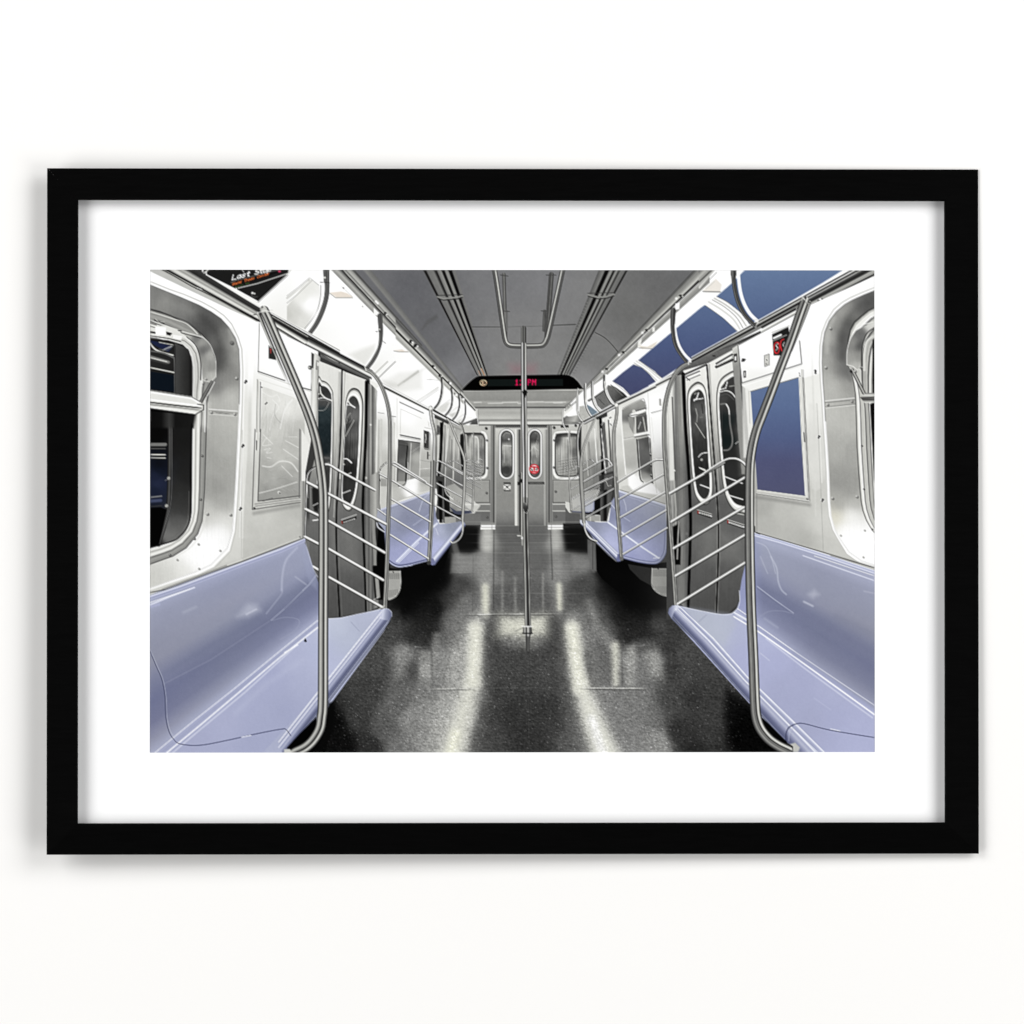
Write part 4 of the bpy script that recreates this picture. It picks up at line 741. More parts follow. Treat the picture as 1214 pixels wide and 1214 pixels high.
def rack(F, left, right, tops, w, prof=SLAT):
    for (a, b) in tops: F.line([a, b], w, prof)

def paint_left_rails():
    Z = Fr(0, 0, 1); Z1 = Fr(178, 320, 5.518); Z2 = Fr(178, 510, 5.518); Z3 = Fr(178, 702, 5.518); Z4 = Fr(340, 320, 7.5875)
    Z5 = Fr(340, 440, 8.671); Z6 = Fr(340, 560, 6.743); B1 = Fr(340, 702, 6.07); B2 = Fr(440, 440, 9.338); B3 = Fr(440, 550, 7.138)
    # far hand rail
    B2.band(((100,120),(640,405)),((105,185),(640,450)), [(0,170),(.12,245),(.3,235),(.42,150),(.52,25),(.7,15),(.78,110),(.88,215),(1,235)])
    B2.band(((680,410),(985,590)),((680,475),(960,610)), [(0,235),(.12,40),(.35,15),(.45,60),(.55,235),(.8,225),(.9,60),(1,150)])
    B2.line([(970,575),(1000,605),(1018,660),(1030,740),(1035,900)], 16, [(-1,90),(-.2,205),(.3,60),(1,15)], curve=True)
    # far racks
    TS = [(-1,60),(-.5,90),(0,235),(.5,240),(1,90)]
    for k in range(6):
        B3.line([(795,10+k*26-40),(925,62+k*20-30)], 7, TS, a=.85)
        y = 60+k*62; B3.line([(795,y-0),(860,y+32)], 8, TS) if k < 6 else None
    B3.line([(868,-20),(866,100),(862,250),(852,400)], 14, THIN, curve=True)
    B2.line([(1130,680),(1132,1000),(1130,1300)], 14, THIN, a=.9)
    B2.line([(1050,1000),(1090,985),(1214,1050)], 8, TS, curve=True); B2.line([(1160,1010),(1200,975),(1230,985)], 8, TS, curve=True)
    for k in range(5): B2.line([(1045,1035+k*44),(1214,1120+k*44)], 8, TS)
    # third rack: from pole at x~552 leftwards
    for a, b in (((540,60),(775,188)),((540,158),(775,285)),((536,250),(765,378)),((530,348),(765,475)),((610,0),(780,95))): B3.line([a,b], 12, SLAT)
    B3.line([(620,190),(770,275)], 6, TS, a=.7); B3.line([(640,250),(770,345)], 6, TS, a=.5); B3.line([(628,20),(622,190)], 6, 225, f=1); B3.line([(690,20),(688,160)], 5, 200, f=1)
    B2.line([(720,1010),(740,1000),(770,1005),(1030,1140)], 15, SLAT, curve=True); B2.line([(705,1100),(920,1220)], 15, SLAT)
    B2.line([(845,1040),(855,1010),(895,993),(930,1005),(1010,1050)], 10, TS, curve=True); B2.line([(822,1060),(850,1010)], 6, 110)
    B2.line([(840,530),(870,570),(930,720),(990,860),(1030,990),(1035,1220)], (22,30), THIN, curve=True)
    B3.line([(790,-20),(786,200),(778,350),(770,480)], (22,24), THIN, curve=True)
    B3.line([(772,480),(775,540),(765,600),(735,645),(690,668),(670,655)], 15, [(-1,60),(-.3,225),(.3,215),(1,90)], curve=True)
    # second rack: pole at x~515
    B2.line([(655,400),(655,440),(672,560),(700,700),(700,900),(695,1250)], (34,46), [(-1,60),(-.8,110),(-.4,235),(-.1,225),(.1,150),(.4,180),(.7,120),(1,50)], curve=True); B2.dot(655,412,18,235)
    B3.line([(522,-10),(518,200),(500,600),(488,830)], (44,34), [(-1,50),(-.8,90),(-.5,190),(-.1,150),(.1,70),(.4,90),(.6,185),(.8,130),(1,50)], curve=True); B3.dot(487,838,18,60)
    for a, b in (((175,0),(510,190)),((175,140),(500,340)),((170,298),(495,490)),((165,450),(485,645)),((160,600),(478,800))): B3.line([a,b], 17, SLAT)
    B2.line([(230,1015),(260,1015),(290,1030),(600,1225)], 22, SLAT, curve=True)
    B3.line([(75,400),(70,130),(78,60),(100,20),(135,-5)], 8, [(-1,235),(-.2,225),(.2,30),(1,30)], curve=True); B3.line([(75,85),(130,118)], 15, SLAT); B3.line([(55,385),(120,432)], 14, SLAT)
    B2.line([(98,1214),(95,1130),(110,1060),(170,1010)], 9, [(-1,235),(-.2,225),(.2,30),(1,30)], curve=True); B2.line([(95,1140),(170,1180)], 20, SLAT)
    # pole at x~460
    P = [(Z4, [(715,900),(755,925),(785,960),(850,1075)])]
    pts = [(434.2,438.6),(440,441.5),(446,448),(451,456),(456,468),(460,483),(462,500),(462.3,520),(461.8,560),(460,620),(458,680),(456,721)]
    Z.line(pts, (4.2,5.4), [(-1,35),(-.8,80),(-.5,165),(-.2,190),(0,110),(.15,75),(.35,120),(.6,180),(.8,110),(1,35)], curve=True)
    Z4.line([(700,870),(712,905)], 9, 210)
    # rack in front of the doors
    for a, b in (((325,170),(785,412)),((335,392),(776,642)),((335,615),(765,862)),((335,840),(757,1078))): Z6.line([a,b], 26, SLAT)
    Z5.line([(385,962),(430,965),(470,985),(560,1040),(900,1222)], 30, SLAT, curve=True)
    Z5.line([(208,1300),(205,1120),(222,1050),(260,1005),(300,985)], 15, [(-1,240),(-.3,235),(0,60),(1,25)], curve=True)
    Z2.line([(1010,715),(1018,450),(1022,320),(1040,270),(1085,240)], 11, [(-1,90),(-.5,240),(0,225),(.4,30),(1,25)], curve=True)
    for a, b in (((1030,345),(1095,378)),((1018,520),(1100,560)),((1013,700),(1105,748)),((1065,895),(1110,922))): Z2.line([a,b], 22, SLAT)
    # near bench
    BK = [(170,708),(178,705.5),(196,698),(287,666),(359,639),(364,650),(368,662),(372,677),(377,690),(389,712),(389,733),(403,732.5),(418,730),(432,727),(448,722.6),(458,721.5),(463.5,726),(464,731),(455,748),(389.4,838),(350,892),(345,900),(170,900)]
    S = seatc
    back = Z.grid(((178,716),(359,641)), ((183,892),(376.6,736)), [0,.1,.3,.43,.54,.68,.82,.92,1], [178,270,362], [
        [(168,171,203),(165,168,203),(170,173,208)], [(156,158,186),(154,157,188),(161,164,196)], [(149,150,175),(155,156,182),(157,160,191)], [(148,148,172),(149,151,177),(148,151,185)],
        [(130,132,166),(127,130,162),(126,130,164)], [(114,117,158),(117,120,155),(117,120,157)], [(121,122,160),(126,129,163),(127,130,168)], [(150,150,178),(150,152,182),(150,153,190)], [(172,174,206),(174,177,210),(178,181,215)]])
    Z.fill(BK, back)
    pan = Z.idw(sm=16., L=[(270,860,(176,178,216)),(320,800,(170,173,214)),(290,830,(172,175,214)),(350,780,(180,183,220)),(365,740,(186,189,228)),(230,880,(172,174,212)),(340,840,(166,169,208)),(400,745,(192,198,222)),(410,760,(185,190,216)),(430,740,(178,182,210)),(400,790,(190,193,228)),(360,820,(175,178,215)),(395,738,(205,209,232)),(300,880,(168,171,210)),(378,770,(182,186,224)),(440,730,(190,193,222))], p=2.)
    PAN = [(180,898),(200,880),(270,822),(330,776),(376,742),(377,730),(389,733),(403,732.5),(418,730),(432,727),(448,722.6),(450,726),(389.4,806),(375,824),(310,894),(305,900),(180,900)]
    Z.fill(PAN, pan, f=1)
    # end-cap contours of the back rest
    Z2.line([(960,770),(890,850),(865,950),(860,1048)], 10, (200,203,228), f=9, a=.6, curve=True); Z2.line([(1085,950),(1040,1010),(1000,1048)], 8, (210,212,235), f=3, a=.55); Z3.line([(1000,-10),(900,90),(790,185)], 6, (200,202,225), f=2, a=.55); Z3.line([(990,10),(880,110)], 4, (95,98,135), f=2, a=.6)
    Z3.line([(860,-20),(860,10),(800,90),(760,140)], 8, (175,177,205), f=5, a=.6, curve=True); Z3.line([(800,185),(880,165),(960,175),(975,205),(940,255),(850,310)], 5, (165,168,198), f=2.5, a=.5, curve=True)
    Z3.fill([(570,160),(640,80),(700,85),(720,120),(640,160)], (205,206,225), f=34, a=.55); Z3.line([(220,132),(300,98)], 14, (178,180,203), f=14, a=.6); Z3.line([(630,145),(695,112)], 7, (220,221,238), f=7, a=.7)
    Z3.line([(90,600),(400,440),(780,190)], 6, (150,152,182), f=3, a=.5); Z3.line([(100,530),(400,350),(720,170)], 26, (112,116,152), f=22, a=.3)
    Z2.line([(950,960),(1020,1010)], 10, (190,192,215), f=6, a=.5); Z2.fill([(1000,740),(1060,900),(1090,960),(1090,1048),(1040,1000),(1000,850)], (160,165,200), f=12, a=.4)
    Z2.line([(1015,735),(1060,890),(1095,960)], 7, (205,207,230), f=2, a=.5, curve=True)
    # top lip
    Z2.line([(-10,1100),(200,1030),(600,880),(860,785),(1000,722)], 32, [(-1,(165,168,200)),(-.6,(185,188,225)),(-.2,(150,153,190)),(.2,(190,192,230)),(.55,(235,236,252)),(.8,(190,192,222)),(1,150)], f=1)
    Z2.line([(-10,1065),(100,1042),(400,930),(600,860),(1000,708)], 5, 70); Z2.line([(100,1040),(600,850),(990,700)], 3, 225, a=.8)
    Z2.line([(80,1042),(400,922),(500,885)], 5, 120, a=.9); Z2.line([(0,1050),(300,950)], 9, 215, f=3)
    Z3.line([(-10,88),(130,30),(290,-30)], 10, (225,226,245), f=2); Z3.line([(-10,72),(260,-20)], 5, 255, f=1); Z3.line([(-10,100),(60,80)], 16, (175,177,215), f=6)
    # fold between back and pan
    Z3.line([(20,1060),(300,830),(540,640),(800,425),(1095,185)], 5, (250,250,255), f=2); Z3.line([(95,1062),(330,868),(600,640),(850,425),(1095,232)], 9, (252,252,255), f=2.5); Z3.line([(60,1062),(330,838),(570,640),(1095,208)], 16, (165,168,205), f=4, a=.8)
    Z3.line([(150,1048),(350,880),(620,655),(960,345)], 8, (225,226,245), f=5, a=.8); Z3.line([(880,395),(965,345)], 8, (245,245,255), f=3)
    Z3.line([(560,790),(760,600),(1000,440)], 30, (190,193,226), f=26, a=.4)
    # rolled front edge
    B1.band(((-60,1075),(690,130)),((-20,1190),(758,168)), [(0,(190,192,222)),(.04,(240,240,252)),(.1,(170,172,205)),(.2,(165,168,205)),(.26,(245,245,255)),(.31,(175,178,215)),(.42,(160,163,200)),(.5,(185,188,215)),(.58,(150,153,192)),(.72,(110,113,150)),(.85,(90,93,132)),(.95,(130,133,165)),(1,(40,42,60))])
    B1.fill([(680,128),(700,118),(730,122),(752,142),(755,170),(735,205),(700,200),(660,190)], B1.lin((660,180),(750,190), [(0,(190,192,225)),(.3,(215,217,240)),(.55,(160,163,195)),(.8,(125,128,165)),(1,(100,103,140))]), f=3)
    B1.line([(680,130),(700,120),(728,122),(752,145),(754,175)], 4, (225,226,245), curve=True)
    B1.line([(-60,1118),(300,660),(675,180)], 5, (240,241,255), f=1.5); B1.line([(-60,1080),(300,618),(680,140)], 5, (250,250,255), f=1.5)
    B1.line([(-30,1195),(300,788),(745,205)], 5, (55,57,75), f=2)
    B1.line([(300,190),(380,187),(480,165),(660,128)], 5, (225,226,245)); B1.line([(460,215),(520,280)], 5, (150,153,185), f=2, a=.6); B1.line([(300,184),(380,181),(480,159)], 3, 20)
    B1.fill([(0,1120),(40,1075),(90,1020),(210,900),(215,960),(180,1060),(60,1150),(20,1150)], 3)
    B1.fill([(300,800),(335,790),(350,860),(330,1010),(250,1160),(200,1160),(290,960)], 8, f=16)
    # shell seam
    Z3.line([(-10,360),(40,480),(78,570),(98,680),(105,820),(125,910),(155,960),(200,992),(330,1000),(520,965),(700,925),(860,895),(890,900),(920,938)], 5, (70,72,110), f=1.5, curve=True); Z3.line([(0,372),(48,482),(86,572),(106,682),(113,820),(133,905),(165,955)], 4, (190,192,215), f=1.5, a=.7, curve=True); Z3.line([(600,948),(660,936)], 6, (235,236,250), f=2)
    Z3.dot(1015,318,8,20); Z3.fill([(1005,325),(1015,300),(1025,325)], 20)
    # the near curved pole
    STB = [(-1,40),(-.9,70),(-.7,150),(-.5,185),(-.3,120),(-.12,60),(.05,45),(.15,170),(.3,215),(.5,195),(.72,120),(.88,70),(1,30)]
    PP = [(313,368),(320,383),(334.5,417),(352,458),(366,493),(374,520),(379,548),(382.3,575),(383.3,600),(383.4,660),(383,750),(382.8,830),(381.5,850),(379,864),(371.5,877),(362,886),(350,892),(344,896)]
    Z.line([(306,371),(309,378),(316,395),(330,428),(345,462)], (4.2,2.6), [(-1,90),(-.6,200),(-.1,150),(.3,60),(1,30)], curve=True, taper=[(0,1),(.6,.8),(1,0)])
    STN = [(-1,25),(-.9,60),(-.75,150),(-.55,200),(-.3,165),(-.1,110),(.02,50),(.14,40),(.24,150),(.42,215),(.6,190),(.78,110),(.9,60),(1,25)]
    Z.line(PP, (10.5,12.4), STN, curve=True)
    Z.line(PP[:7], (10.5,11), STB, curve=True, taper=[(0,1),(.7,1),(1,0)])
    Z1.dot(745,262,18,200,f=4); Z1.line([(700,285),(745,265),(790,275)], 6, 230)
    # clamp at the foot
    B1.fill([(-20,1130),(20,1128),(45,1160),(-20,1165)], 205, f=4)
    # notice above the bench edge (post base)
    B1.line([(660,125),(700,98)], 7, 215)
def paint_right():
    Z = Fr(0, 0, 1); C1 = Fr(670, 320, 7.5875); C2 = Fr(670, 460, 8.671); C3 = Fr(670, 570, 8.093); C4 = Fr(770, 400, 7.586)
    C5 = Fr(770, 550, 6.389); C6 = Fr(740, 702, 6.07); C7 = Fr(830, 320, 5.837); C8 = Fr(870, 480, 6.07); D = Fr(870, 660, 5.232)
    # ---- cove
    Z.fill([(850,315),(1040,315),(1040,330),(700,505),(688,500),(676,478),(692,462)], 253)
    C1.band(((1300,30),(170,1095)),((1300,115),(360,960)), [(0,60),(.05,190),(.3,165),(.6,150),(.9,140),(1,235)])
    C1.band(((1214,-60),(160,1070)),((1214,100),(168,1090)), [(0,90),(.06,60),(.1,120),(.35,140),(.55,165),(.7,200),(.8,190),(.86,30),(.93,10),(1,120)])
    C1.line([(1180,5),(740,462),(190,1055)], 4, 60, a=.8); C1.line([(1195,5),(750,470)], 5, 165, a=.6)
    for x, y in ((1040,230),(735,540),(525,740),(375,890)): C1.dot(x,y,18,28,ry=10); C1.dot(x-40,y+25,12,240,f=8); C1.dot(x+15,y+4,8,210)
    C1.fill([(990,300),(1030,290),(1028,350),(990,360)], 250, f=4); C1.fill([(785,520),(805,510),(805,550),(785,560)], 235, f=3); C1.fill([(655,640),(690,615),(680,670),(650,700)], 235, f=4)
    C1.fill([(660,680),(740,690),(830,640),(800,700),(690,712)], (225,218,205), f=6, a=.9); C1.line([(660,700),(790,708)], 5, 120, f=2, a=.8)
    C7.fill([(20,140),(110,60),(150,100),(140,150),(40,152)], (235,230,222), f=6); C7.line([(20,147),(140,150)], 8, 130, f=3, a=.8); C7.line([(40,130),(100,75)], 4, 200)
    C7.fill([(-10,-10),(110,-10),(0,125),(-10,130)], C7.lin((0,0),(60,60), [(0,110),(.3,190),(.6,150),(1,225)]), f=2)
    C7.line([(-5,80),(85,-5)], 5, 30); C7.line([(0,130),(115,15)], 4, 120, a=.7)
    BL = Z.lin((0,320),(0,470), [(0,(100,124,170)),(.3,(88,108,156)),(.6,(76,90,140)),(.85,(72,78,124)),(1,(70,72,116))])
    C7.fill([(115,182),(215,95),(318,-8),(1000,-8),(845,88),(405,345),(340,372),(300,310),(190,220)], BL)
    C7.line([(115,182),(190,222),(290,300),(345,375)], 4, 110, curve=True); C7.line([(112,190),(190,232),(285,310),(338,385)], 9, 245, curve=True); C7.line([(100,195),(185,245),(270,315),(325,395)], 10, 190, f=2, curve=True, a=.8); C7.line([(85,205),(170,255),(250,325),(300,405)], 5, 150, curve=True, a=.9); C7.line([(60,220),(150,275),(230,340),(280,415)], 12, 215, f=3, curve=True, a=.8)
    Z.fill([(757,426.8),(790,399),(830,365.4),(835.5,361.5),(845,368),(858,377),(874,392.8),(830,418.5),(784.7,448.5),(776,440)], BL)
    C7.line([(36,244),(140,318),(262,425)], 4, 90, a=.8, curve=True)
    C1.line([(660,812),(740,870),(878,978)], 5, 110, curve=True); C1.line([(640,820),(740,890),(860,985)], 14, 215, f=3, curve=True, a=.8); C1.line([(620,835),(740,915),(835,1005)], 6, 175, curve=True, f=1); C1.line([(655,838),(750,905),(850,995)], 5, 250, curve=True)
    C1.fill([(425,1000),(520,920),(613,850),(690,880),(760,940),(818,1010),(700,1070),(590,1136),(520,1060)], BL); C1.line([(425,1000),(590,1136)], 4, 90, a=.7); C1.line([(613,850),(700,885),(818,1010)], 4, 90, curve=True, a=.7)
    C2.fill([(440,-30),(520,-8),(600,50),(640,92),(500,158),(430,100),(400,40)], C2.lin((420,0),(620,100), [(0,120),(.5,95),(.8,60),(1,30)]), tex=grain(12, 1.2)); C2.line([(470,-30),(560,30),(610,95)], 8, 60, curve=True, f=2); C2.line([(500,-10),(590,80)], 5, 190, f=1, a=.7)
    C2.fill([(300,95),(395,28),(420,90),(480,165),(375,225),(330,180)], 118, tex=grain(22, 1.2)); C2.line([(300,95),(395,28)], 8, 40); C2.line([(340,110),(400,170)], 7, 70, f=3)
    C2.fill([(215,165),(260,190),(335,248),(275,285),(230,230)], (120,138,155), tex=grain(14, 1.2)); C2.fill([(145,190),(190,180),(255,290),(180,345),(140,290)], 190, tex=grain(16, 1.2)); C2.line([(240,130),(275,110)], 20, 120, f=3)
    C2.fill([(0,270),(120,180),(125,270),(60,300)], 250); C2.fill([(0,300),(130,280),(170,355),(0,340)], C2.lin((0,280),(160,350), [(0,120),(.6,190),(1,110)]))
    C2.line([(0,230),(110,140)], 14, [(-1,110),(-.4,215),(0,60),(.5,190),(1,120)], a=.8)
    # ---- hand rail and soffit, near part
    C7.band(((-60,600),(1250,-125)),((-60,660),(1250,-45)), [(0,255),(.1,250),(.16,60),(.22,20),(.28,190),(.36,215),(.44,120),(.52,35),(.64,22),(.7,110),(.82,150),(1,90)])
    C7.band(((720,188),(1230,-92)),((755,285),(1230,48)), [(0,250),(.06,230),(.1,30),(.15,20),(.19,215),(.26,90),(.4,30),(.5,70),(.56,200),(.64,150),(.7,190),(.76,15),(.8,30),(.84,165),(.93,190),(1,250)])
    C7.fill([(760,285),(1230,48),(1230,70),(760,305)], 210, f=14, a=.7); C7.line([(815,210),(850,195),(845,208)], 5, 60); C7.dot(832,200,9,235,ry=6)
    C7.band(((240,520),(670,280)),((250,550),(655,330)), [(0,215),(.2,235),(.35,150),(.5,90),(.62,20),(.75,150),(1,190)])
    C7.line([(345,450),(420,420)], 9, 245); C7.line([(345,458),(420,428)], 4, 90); C7.dot(85,597,9,60); C7.line([(430,395),(660,270)], 14, 35, f=3)
    C4.fill([(240,330),(350,235),(560,140),(1000,-60),(1000,-20),(760,90),(740,125),(510,250),(275,365)], C4.lin((500,130),(540,250), [(0,45),(.25,110),(.6,100),(.85,70),(1,25)]), tex=grain(14, .8)); C4.dot(580,165,16,50,f=4,ry=8)
    C4.band(((-10,432),(350,238)),((-10,478),(230,335)), [(0,255),(.3,235),(.42,60),(.55,30),(.65,215),(.8,150),(1,60)])
    # ---- straps
    TB = [(-1,30),(-.7,90),(-.4,120),(-.1,60),(.15,50),(.45,95),(.8,60),(1,30)]
    C7.line([(264,-10),(268,60),(280,150),(305,230),(345,300),(395,350)], 24, 252, curve=True)
    C7.line([(232,-20),(233,60),(245,150),(268,230),(310,310),(380,385)], (30,28), TB, curve=True); C7.line([(232,-20),(232,30)], 38, [(-1,60),(-.3,120),(.2,50),(1,70)]); C7.line([(365,340),(405,345),(385,395)], 5, 215)
    C1.line([(985,500),(1000,600),(1030,690),(1075,760),(1125,810)], 24, 252, curve=True)
    C1.line([(972,360),(965,460),(972,580),(995,680),(1040,760),(1105,845)], (38,30), TB, curve=True); C1.line([(972,360),(968,480)], (46,36), [(-1,60),(-.3,110),(.2,60),(1,50)])
    C1.line([(365,950),(358,1040),(375,1110),(405,1170),(440,1214)], 26, 245, curve=True); C1.line([(350,950),(348,1040),(362,1110),(395,1170),(425,1214)], 15, 60, curve=True)
    TS2 = [(-1,40),(-.5,60),(0,225),(.6,235),(1,110)]
    C2.line([(400,-60),(412,30),(435,90),(475,150),(510,175)], 24, TS2[::1], curve=True)
    C2.line([(278,-60),(278,60),(290,140),(320,200),(365,250)], 24, TS2, curve=True)
    C2.line([(205,-40),(202,80),(212,180),(240,250),(275,300)], 22, TS2, curve=True); C2.line([(130,10),(120,120),(125,240),(150,310),(190,355)], 18, [(-1,110),(0,235),(.5,215),(1,40)], curve=True)
    # ---- wall beyond the right doorway with its window
    C2.fill([(520,160),(640,90),(1010,-80),(1120,-60),(1060,0),(1010,200),(1010,1120),(540,1080),(500,600)], C2.idw([(560,260,235),(560,600,215),(560,900,190),(900,200,253),(950,500,250),(950,900,240),(650,200,220),(900,1050,220),(600,950,225)], 2))
    C2.fill([(580,1010),(640,1000),(1030,1110),(1030,1190),(560,1060)], 205, f=6)
    C2.fill([(582,225),(640,190),(780,120),(815,140),(832,210),(842,440),(870,760),(905,985),(830,1000),(700,900),(625,890),(600,500),(582,350)], C2.idw([(620,240,150),(640,300,110),(700,180,170),(780,150,165),(620,400,200),(650,600,190),(660,800,180),(750,250,120),(800,200,150),(650,860,215),(700,950,250),(640,480,205)], 2.4), f=3)
    C2.line([(575,230),(580,400),(595,600),(622,890)], 12, 240, f=2); C2.line([(590,210),(780,115),(815,130),(835,210)], 5, 120, curve=True)
    C2.fill([(640,890),(700,880),(800,990),(900,990),(1010,1110),(700,1060),(650,1000)], 253, f=14)
    C2.line([(600,530),(700,510)], 5, 240); C2.line([(600,520),(700,502)], 3, 120)
    C2.fill([(715,300),(835,270),(848,440),(730,465)], 85, tex=grain(18, 1)); C2.line([(720,300),(725,470)], 12, 215, f=3); C2.line([(750,420),(775,350)], 8, 215, f=3); C2.line([(800,300),(825,440)], 12, 190, f=4)
    C2.fill([(645,300),(690,290),(705,360),(700,470),(660,400)], 150, f=5); C2.fill([(690,250),(820,215),(835,235),(700,300),(650,285)], 240, f=3); C2.line([(690,250),(825,205)], 6, 60); C2.dot(705,240,18,215,f=4); C2.line([(650,285),(830,262)], 5, 30)
    C2.line([(715,485),(862,455)], 20, 245); C2.line([(715,505),(862,480)], 9, 90)
    C2.fill([(730,530),(858,500),(895,980),(830,970),(775,960),(755,800)], C2.idw([(780,600,110),(830,700,105),(820,800,95),(830,900,170),(860,850,60),(850,560,80),(840,960,215)], 2.4), f=2); C2.line([(735,530),(755,800),(770,930),(800,968)], 9, 20, curve=True); C2.line([(748,540),(768,820),(785,930),(810,955)], 6, 225, curve=True, f=1); C2.line([(870,520),(900,980)], 10, 60, f=2); C2.line([(888,600),(915,1000)], 12, 235)
    for y in (690,800,905,965): C2.dot(858+y*.03,y,10,35,f=2); C2.dot(858+y*.03,y-12,6,225)
    C2.line([(850,40),(860,280),(895,700),(940,1080)], 5, 195, a=.9); C2.line([(885,255),(1000,225)], 6, 130); C2.line([(890,270),(1000,240)], 4, 225); C2.line([(885,300),(910,560)], 4, 215); C2.fill([(965,110),(985,108),(988,180),(968,182)], 180, f=2); C2.line([(976,115),(978,178)], 4, 110, a=.8)
    # ---- far doorway on the right
    C2.fill([(170,360),(310,290),(440,240),(520,230),(520,1230),(150,1230),(140,500)], C2.idw([(200,400,200),(260,600,180),(330,450,215),(470,350,235),(450,600,175),(300,900,130),(450,900,120),(200,900,150),(400,1100,90)], 2), tex=lambda X, Y: 16*noise(X, Y, .8, 18, 35))
    C2.fill([(300,300),(430,250),(430,290),(330,330)], 55, f=3); C2.fill([(345,310),(375,300),(395,700),(410,1230),(380,1230),(365,700)], 8, f=2); C2.fill([(320,330),(345,320),(370,700),(350,700)], 190)
    C2.fill([(375,350),(405,345),(440,800),(420,850),(395,600)], 95, f=3); C2.line([(372,380),(392,345),(412,350)], 7, 235); C2.line([(368,420),(400,760),(420,920)], 10, 235, f=2); C2.line([(425,330),(450,800)], 9, 225, f=2); C2.line([(443,330),(470,760)], 10, 60, f=3); C2.line([(470,390),(490,700)], 14, 215, f=3)
    C2.line([(300,420),(325,760)], 12, 235, f=3); C2.line([(240,560),(270,940)], 16, 150, f=5); C2.line([(205,500),(235,900)], 10, 215, f=3, a=.7); C2.fill([(140,380),(165,360),(160,760),(135,600)], 30, f=3); C2.line([(455,310),(470,300)], 8, 60); C2.line([(465,370),(472,380)], 10, 60)
    C2.fill([(345,900),(500,850),(500,1230),(370,1230)], 45, f=8, a=.85); C2.fill([(400,900),(490,880),(480,1100),(430,1230),(400,1230)], 90, f=6); C2.line([(415,950),(440,1010),(470,1000)], 6, 200, f=2)
    C3.fill([(330,110),(400,80),(445,100),(440,200),(400,390),(335,390)], C3.lin((330,0),(440,0), [(0,100),(.25,70),(.4,20),(.55,15),(.7,95),(1,80)])); C3.fill([(275,200),(335,150),(335,330),(190,320),(190,300),(270,300)], 12, f=4); C3.fill([(210,335),(330,335),(330,390),(210,385)], 165, f=3); C3.line([(240,345),(240,385)], 9, 210)
    # third bench right
    C3.fill([(60,180),(200,100),(300,80),(330,100),(300,170),(275,200),(275,280),(230,300),(70,300),(60,270)], C3.idw([(100,240,190),(200,150,175),(300,120,170),(230,260,(185,187,205)),(120,290,170)], 2)); C3.line([(180,190),(300,120),(325,70)], 8, 225, curve=True, f=2); C3.line([(250,295),(272,270),(272,200)], 9, (150,152,185), f=2)
    C3.line([(60,295),(230,305)], 10, (90,92,120), f=3); C3.fill([(0,200),(50,210),(60,305),(40,310),(0,250)], 215, f=3); C3.fill([(0,260),(40,310),(140,320),(150,370),(140,410),(0,410)], 95, f=4); C3.line([(0,395),(150,395)], 4, 150); C3.line([(0,420),(150,430)], 8, 40, f=3)
    # second bench right
    C3.fill([(290,580),(490,760),(620,800),(830,800),(980,780),(1010,840),(1040,1150),(520,1080),(350,940),(290,850)], 5, f=5); C3.fill([(330,800),(1040,900),(1060,1290),(560,1270),(380,1040)], 8, f=130, a=.92)
    C3.fill([(212,560),(290,600),(300,870),(255,850),(212,700)], 110, f=4, a=.8); C3.line([(262,600),(262,850)], 5, 60, f=2)
    C3.fill([(600,800),(830,840),(830,1010),(720,950),(620,850)], 40, f=6)
    SE = [(200,385),(330,400),(395,400),(420,380),(430,300),(440,200),(510,105),(620,130),(960,235),(975,480),(972,640),(955,720),(900,785),(830,792),(700,765),(565,735),(525,775),(490,775),(420,720),(300,600),(230,500),(150,420),(140,385)]
    C3.fill(SE, C3.idw([(600,200,(155,157,185)),(800,260,(160,162,188)),(900,300,(165,167,190)),(700,350,(148,150,178)),(850,420,(148,150,178)),(600,420,(135,138,170)),(470,230,(150,153,185)),(450,330,(135,138,175)),(700,480,(145,148,182)),(880,560,(155,158,200)),(900,650,(160,163,212)),(800,680,(165,168,218)),(700,640,(175,178,222)),(600,640,(172,175,218)),(430,520,(185,188,232)),(380,460,(165,168,200)),(450,600,(190,192,235)),(300,430,(140,143,168)),(640,720,(150,153,205)),(540,480,(165,168,205))], 2.3, sm=9.), tex=lambda X, Y: 4*noise(X, Y, 2, 2, 4))
    C3.line([(515,100),(620,135),(800,185),(955,240)], 16, (210,212,235), f=3); C3.line([(520,85),(960,222)], 6, 120, f=2); C3.line([(530,130),(940,262)], 6, (185,187,215), f=3, a=.7)
    C3.line([(410,400),(500,465),(600,540),(740,640),(900,745)], 15, (232,234,250), f=5); C3.line([(845,745),(920,735)], 8, (235,236,250), f=3)
    C3.line([(430,215),(470,260),(495,300)], 8, (215,217,235), f=2, a=.8); C3.line([(560,180),(580,240),(585,290)], 8, (200,202,222), f=3, a=.7); C3.line([(560,350),(620,390)], 8, (190,193,220), f=4, a=.7)
    C3.band(((205,395),(525,705)),((150,420),(500,778)), [(0,(150,153,190)),(.2,(225,226,242)),(.35,(175,178,210)),(.5,(235,236,248)),(.7,(170,173,208)),(.85,(100,103,140)),(1,(60,62,85))]); C3.fill([(140,375),(200,380),(225,420),(170,430),(140,400)], (215,217,232), f=4); C3.fill([(500,705),(525,700),(530,770),(505,778),(490,760)], (105,108,158), f=2); C3.line([(290,590),(490,775)], 8, [(-1,30),(0,150),(1,60)])
    C3.line([(565,735),(700,770),(830,788),(895,775),(945,715),(962,640),(970,500)], 30, [(-1,(80,82,125)),(-.5,(120,123,170)),(0,(185,188,220)),(.4,(150,153,195)),(1,(90,93,140))], curve=True)
